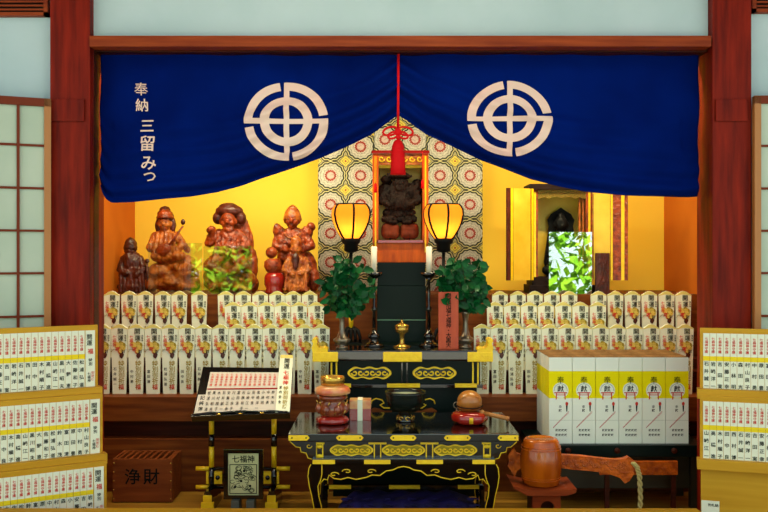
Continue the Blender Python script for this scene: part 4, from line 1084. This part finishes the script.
# items on the table
def onT(px, Y): return Vector((X(px,Y), Y, TT))
k = 4.12/F
p = thing('lacquer_pot', 'red and cream lacquer ritual pot with brass rim, left on the table', 'pot', onT(332.5,4.12)); b_ = onT(332.5,4.12)
m = MB(); m.lathe([(13*k,0),(16*k,1*k),(16.5*k,4*k),(14*k,6.5*k),(11*k,8*k)], b_, 'redlac', 32, fn=lambda t, z: 1+.03*cos(8*t)); m.build('foot_ring', p)
m = MB(); m.lathe([(11*k,7.5*k),(14*k,10*k),(15*k,15*k),(13.5*k,20*k),(11*k,22.5*k),(14.5*k,24.5*k),(15.5*k,27*k),(13*k,28.5*k)], b_, 'browlac', 32)
for q in range(8):
    t = q*pi/4+.4; m.ell(b_+Vector((14*k*cos(t),14*k*sin(t),15*k)), (4*k,4*k,4.6*k), 'browlac', 2)
m.build('body', p)
m = MB()
for q in range(9):
    t = q*2*pi/9; m.tube([b_+Vector(((14.5+1.5*sin(u*2))*k*cos(t+.1*u),(14.5+1.5*sin(u*2))*k*sin(t+.1*u),(10+u*3.2)*k)) for u in range(5)], .003, 'brass', 6)
m.build('gilt_ornament', p)
m = MB(); m.lathe([(12*k,28.2*k),(17*k,29.5*k),(17.8*k,32.5*k),(16*k,36*k),(11*k,38*k)], b_, 'cream', 32, fn=lambda t, z: 1+.02*cos(12*t)); m.build('collar', p)
m = MB(); m.lathe([(10*k,37.4*k),(11.6*k,38*k),(12.4*k,45*k),(11.8*k,46.6*k),(10.8*k,46.2*k),(10.4*k,39*k),(0,38.6*k)], b_, 'brass', 32); m.build('rim', p)
p = thing('small_box', 'small red and cream box tied with a white paper band', 'box', onT(360,4.19)); Yq = 4.17
bz = TT
m = MB(); m.box(X(349.5,Yq),X(371,Yq),Yq,Yq+.085,bz,Z(409,Yq),'redlac',.002); m.build('box_base', p)
m = MB(); m.box(X(349.5,Yq),X(371,Yq),Yq,Yq+.085,Z(409,Yq),Z(400.5,Yq),'cream',.002); m.build('box_lid', p)
m = MB(); m.box(X(357.5,Yq),X(362.5,Yq),Yq-.0015,Yq+.0865,bz,Z(400.2,Yq)+.001,'paper'); m.build('paper_band', p)
b_ = onT(405.5,4.16); k = 4.16/F
p = thing('singing_bowl', 'dark bronze bowl bell on a stand at the centre of the table', 'bowl', b_)
m = MB(); m.lathe([(7*k,9*k),(12*k,10.5*k),(17*k,15*k),(19.4*k,21*k),(19.6*k,25*k),(20.4*k,28*k),(20.6*k,30*k),(19*k,30.4*k),(18*k,28*k),(17*k,22*k),(10*k,15*k),(0,13.5*k)], b_, 'vessel', 40); m.build('bowl', p)
m = MB(); m.lathe([(17.6*k,27*k),(8*k,27.6*k),(.0,27.8*k)], b_, 'ash', 30); m.build('ash', p)
m = MB(); m.lathe([(8*k,0),(9*k,1*k),(6*k,3*k),(5.5*k,8*k),(8*k,10.5*k)], b_, 'black', 24); sd_ = m.build('stand', p)
m = MB()
for q in range(8):
    t = q*pi/4+.2; c = b_+Vector((8.6*k*cos(t),8.6*k*sin(t),3.5*k)); m.tube([c+Vector((2.6*k*cos(u)*(1-u/9)*-sin(t),2.6*k*cos(u)*(1-u/9)*cos(t),2.6*k*sin(u)*(1-u/9))) for u in [i*.6 for i in range(10)]], .003, 'brass', 6)
m.build('gilt_scrolls', sd_)
b_ = onT(469.5,4.10); k = 4.10/F
p = thing('drum_cushion', 'round glossy red cushion under the wooden fish drum', 'cushion', b_)
m = MB(); m.lathe([(10*k,0),(15*k,1*k),(18*k,4.5*k),(18.2*k,8*k),(16*k,11.5*k),(10*k,13*k),(0,12.2*k)], b_, 'redlac', 40, fn=lambda t, z: 1+.03*cos(6*t)); m.build('pad', p)
m = MB()
for q in range(3): m.tube([b_+Vector(((18.6)*k*cos(-pi/2+.07*(q-1)), 18.6*k*sin(-pi/2+.07*(q-1)), z*k)) for z in (3,6,9)], .0025, 'gold', 6)
m.build('gold_stitch', p)
p = thing('wooden_fish_drum', 'round brown wooden fish drum resting on a red cushion', 'drum', b_+Vector((0,0,12*k)))
c = b_+Vector((0,0,22.5*k))
def E3(x, y, z, a_, b2, c_): return ('e', c+Vector((x*k,y*k,z*k)), (a_*k,b2*k,c_*k))
sculpt('drum_body', [E3(0,0,0,12.5,12,11), E3(0,0,4,8.5,9,7), E3(0,2,-4,13,11,7)], .0045, 'mokugyo', p, smooth=3)
m = MB(); m.tube([c+Vector((12.8*k*cos(t),-12.2*k*abs(sin(t)) if True else 0,-4*k-1.5*k*abs(sin(t)))) for t in [pi*i/24 for i in range(25)]], .0028, 'idol', 6); m.build('sound_slot', p)
m = MB()
for s_ in (-1, 1):
    m.tube([c+Vector((s_*(6+4*cos(t)*(1-t/8))*k,-(9.8-.5*abs(sin(t)))*k,(3+3.4*sin(t)*(1-t/8))*k)) for t in [i*.5 for i in range(10)]], .0022, 'mokugyo', 6)
m.build('carved_scroll', p)
st1 = thing('drum_striker', 'short pale wooden striker stick leaning beside the red cushion', 'stick', onT(497,4.06))
m = MB(); m.tube([at(484,413.2,4.07), at(507.5,418.6,4.03)], .0095, 'stile', 12); m.build('shaft', st1)
m = MB(); m.ell(at(482,412.8,4.075), (.014,.014,.014), 'stile'); m.tube([at(507,418.5,4.032), at(508.5,418.9,4.028)], .011, 'stile', 12); m.build('tip', st1)
m = MB(); b2 = onT(456.5,4.22)
m.lathe([(.012,0),(.014,.003),(.004,.008),(.003,.05)], b2, 'silver', 16); m.tube([b2+Vector((.014*cos(t),0,.064+.014*sin(t))) for t in [2*pi*i/20 for i in range(21)]], .0022, 'silver', 6, caps=False)
tag(m.build('incense_ring_stand'), 'tiny silver ring on a stem behind the red cushion', 'stand')

# ================================================================ LUCKY MALLET
YM = 3.98
sdm_ = thing('mallet_stand', 'small red brown wooden stand with round hole under the barrel mallet', 'stand', (X(541,YM),YM,0))
k = YM/F; zt = Z(484,YM)
m = MB(); m.prism([(X(510,YM),zt+.014),(X(511,YM),zt+.005),(X(524,YM),zt-.026),(X(562,YM),zt-.026),(X(571,YM),zt-.014),(X(572,YM),zt+.004),(X(566,YM),zt+.0),(X(524,YM),zt),(X(516,YM),zt+.008)], YM-.10, YM+.12, 'beam'); m.build('tray_top', sdm_)
m = MB()
bx0, bx1 = X(530,YM), X(557.5,YM)
hc = (X(544.5,YM), .115); R = .03; N = 24
ring = [(hc[0]+R*cos(2*pi*i/N), hc[1]+R*sin(2*pi*i/N)) for i in range(N)]
z1 = zt-.026
def onrect(t):
    dx, dz = cos(t), sin(t); cands = []
    if dx > 1e-6: cands.append((bx1-hc[0])/dx)
    if dx < -1e-6: cands.append((bx0-hc[0])/dx)
    if dz > 1e-6: cands.append((z1-hc[1])/dz)
    if dz < -1e-6: cands.append((0-hc[1])/dz)
    r_ = min(cands); return (hc[0]+dx*r_, hc[1]+dz*r_)
outr = [onrect(2*pi*i/N) for i in range(N)]
for q in range(N):
    a_, b_, c_, d_ = ring[q], ring[(q+1) % N], outr[(q+1) % N], outr[q]
    m.faces([(p_[0], YM-.07, p_[1]) for p_ in (a_, b_, c_, d_)], [(0,1,2,3)], 'beam')
    m.faces([(a_[0],YM-.07,a_[1]),(b_[0],YM-.07,b_[1]),(b_[0],YM-.04,b_[1]),(a_[0],YM-.04,a_[1])], [(0,1,2,3)], 'darkwood')
m.box(bx0,bx1,YM-.04,YM+.08,0,z1,'darkwood'); m.box(bx0,bx0+.01,YM-.069,YM-.04,0,z1,'pillar'); m.box(bx1-.01,bx1,YM-.069,YM-.04,0,z1,'pillar')
m.build('pedestal_box', sdm_)
mt_ = thing('lucky_mallet', 'large glossy brown barrel mallet with carved flared handle on a stand', 'mallet', (X(541,YM),YM,zt))
b_ = Vector((X(541,YM),YM,zt+.001))
m = MB(); m.lathe([(16*k,0),(18*k,1*k),(19.4*k,8*k),(20.6*k,17*k),(20.8*k,25*k),(20*k,33*k),(18.8*k,39.5*k),(18.4*k,40*k),(17.8*k,43*k),(16*k,45.4*k),(13.6*k,46.2*k),(12*k,45.6*k),(0,45.4*k)], b_, 'mallet', 48); hd = m.build('barrel_head', mt_)
m = MB()
for z in (6.5, 8.5, 36, 38.5): 
    rz_ = 19.3 if z < 10 else (19.6 if z < 37 else 19.1)
    m.tube([b_+Vector((rz_*k*cos(t), rz_*k*sin(t), z*k)) for t in [2*pi*i/48 for i in range(49)]], .0016, 'mallet_h', 5, caps=False)
m.build('turned_ring', hd)
Yh = YM+.03
m = MB(); P = [(560,455),(580,456),(600,458.5),(616,460),(624,459),(629,457),(634,460.5),(632,466),(634,474),(629.5,481),(625,483.5),(620,478),(608,473.5),(590,471),(575,470),(560,468)]
m.ppris(P, Yh-.012, .035, 'mallet_h'); hn = m.build('handle', mt_)
q_ = MB(); rr = random.Random(9)
for i in range(26):
    x = 564+2.5*i; y = 463+.1*i+rr.uniform(-3.4,4)
    q_.tube([at(x+2.2*cos(t)*(1-t/8), y+2*sin(t)*(1-t/8), Yh-.013) for t in [j*.8 for j in range(7)]], .0022, 'mallet', 5)
q_.build('carving', hn)
m = MB(); m.ppris([(521,455),(517,453.5),(514,447),(510.5,452),(508,455.5),(509,462),(507.5,466),(511,471),(514.5,477.5),(517.5,470.5),(521,468.5)], Yh-.012, .035, 'mallet_h'); m.build('handle_end', mt_)
m = MB(); pts = []; 
A = [at(633,463,Yh-.02), at(637,467,Yh-.02), at(639.5,476,Yh-.02), at(640.5,495,Yh-.02), at(640,515,Yh-.02), at(640,530,Yh-.02)]
for s_ in (0, 1):
    L = []
    for i in range(61):
        t = i/60*(len(A)-1); j = min(int(t), len(A)-2); p_ = A[j].lerp(A[j+1], t-j); ph = i*.75+s_*pi
        L.append(p_+Vector((.006*cos(ph), .006*sin(ph), 0)))
    m.tube(L, .0065, 'rope', 8)
tag(m.build('hanging_rope'), 'twisted straw rope hanging from the flared mallet handle end', 'rope')
tag(MB().pbox(600,678,461.5,475,4.19,.02,'mallet_h',.002).build('wooden_board'), 'plain brown wooden board lying level behind the mallet handle', 'board')
brd = bpy.data.objects['wooden_board']
for x in (606, 672):
    MB().box(X(x,4.22)-.01, X(x,4.22)+.01, 4.195, 4.21, 0, Z(475,4.19), 'darkwood').build('support', brd)

# ================================================================ GARDEN BEHIND THE VIEWER (seen in the glass)
def shrub(name, label, c, R, n, seed):
    r = thing(name, label, 'shrub', (c[0],c[1],-.1)); rr = random.Random(seed); m = MB()
    for i in range(n):
        d_ = Vector((rr.gauss(0,1),rr.gauss(0,1),rr.gauss(0,1))).normalized(); rad = R*(rr.uniform(.6,1))
        p_ = Vector(c)+Vector((d_.x*rad, d_.y*rad*.6, d_.z*rad*1.0)); L = rr.uniform(.12,.26)
        u = Vector((rr.uniform(-1,1),rr.uniform(-1,1),rr.uniform(-1,1))).normalized(); v = u.cross(Vector((rr.uniform(-1,1),.3,1))).normalized()
        L *= 1.5; m.faces([p_-u*L/2, p_+v*L*.25, p_+u*L/2, p_-v*L*.25], [(0,1,2,3)], 'hedge')
    m.build('foliage', r, fix=False)
    t = MB(); t.tube([(c[0],c[1],-.1), (c[0]+.05,c[1],c[2])], [.06,.03], 'stem', 8); t.build('trunk', r)
shrub('garden_shrub', 'leafy green garden shrub mirrored in the right glass panel', (2.4,-4.2,1.0), 1.1, 520, 1)
shrub('garden_shrub', 'leafy green garden shrub mirrored in the left glass panels', (-2.6,-4.2,1.0), 1.5, 3000, 2)
struct(MB().box(-8,8,-5.8,-5.6,-.1,2.6,'plaster').build('trim_mirror_backdrop'))  # unseen sunlit backdrop added so the right pane mirrors bright gaps

# ================================================================ LIGHT
def area(name, loc, rot, sx, sy, e, col):
    L = bpy.data.lights.new(name, 'AREA'); L.shape = 'RECTANGLE'; L.size = sx; L.size_y = sy; L.energy = e; L.color = col
    o = bpy.data.objects.new(name, L); COL.objects.link(o); o.location = loc; o.rotation_euler = rot; return o
# warm tubes hidden up behind the lintel, lighting the alcove
area('alcove_tube_light', (-.85,4.35,2.38), (radians(28),0,0), 1.0, .06, 24, (1,.86,.52))
area('alcove_tube_light', (1.0,4.35,2.38), (radians(28),0,0), 1.0, .06, 24, (1,.86,.52))
def spot(loc, tgt, e, col, ang, sz=.03):
    L = bpy.data.lights.new('alcove_spot', 'SPOT'); L.energy = e; L.color = col; L.spot_size = radians(ang); L.spot_blend = .8; L.shadow_soft_size = sz
    o = bpy.data.objects.new('alcove_spot', L); COL.objects.link(o); o.location = loc; o.rotation_euler = (Vector(tgt)-Vector(loc)).to_track_quat('-Z','Y').to_euler()
spot((.62,4.6,2.3), (.80,5.2,1.36), 50, (1,.88,.5), 38)
spot((-.5,4.6,2.3), (-.6,5.3,1.4), 28, (1,.88,.5), 70)
# unseen warm fill added overhead to brighten the front
area('front_fill_light', (0,2.7,2.8), (radians(30),0,0), 1.2, .5, 9, (1,.90,.66))
W_ = bpy.data.worlds.new('World'); SC.world = W_; W_.use_nodes = True
bg = W_.node_tree.nodes['Background']; bg.inputs[0].default_value = (.84,.95,1,1); bg.inputs[1].default_value = .98
S_ = bpy.data.lights.new('sun', 'SUN'); S_.energy = 14; S_.angle = .02; S_.color = (1,.95,.85)
so = bpy.data.objects.new('sun', S_); COL.objects.link(so); so.rotation_euler = (radians(-42), 0, radians(12))

cam = bpy.data.cameras.new('camera'); cam.sensor_width = 36; cam.lens = 36*F/768; cam.clip_start = .05
co_ = bpy.data.objects.new('camera', cam); COL.objects.link(co_); co_.location = (0,0,CZ); co_.rotation_euler = (radians(90),0,0)
SC.camera = co_
SC.view_settings.view_transform = 'Standard'; SC.view_settings.look = 'None'; SC.view_settings.exposure = .15; SC.view_settings.gamma = 1; SC.view_settings.use_curve_mapping = False
for o in list(bpy.data.objects):
    if '_b' in o: del o['_b']
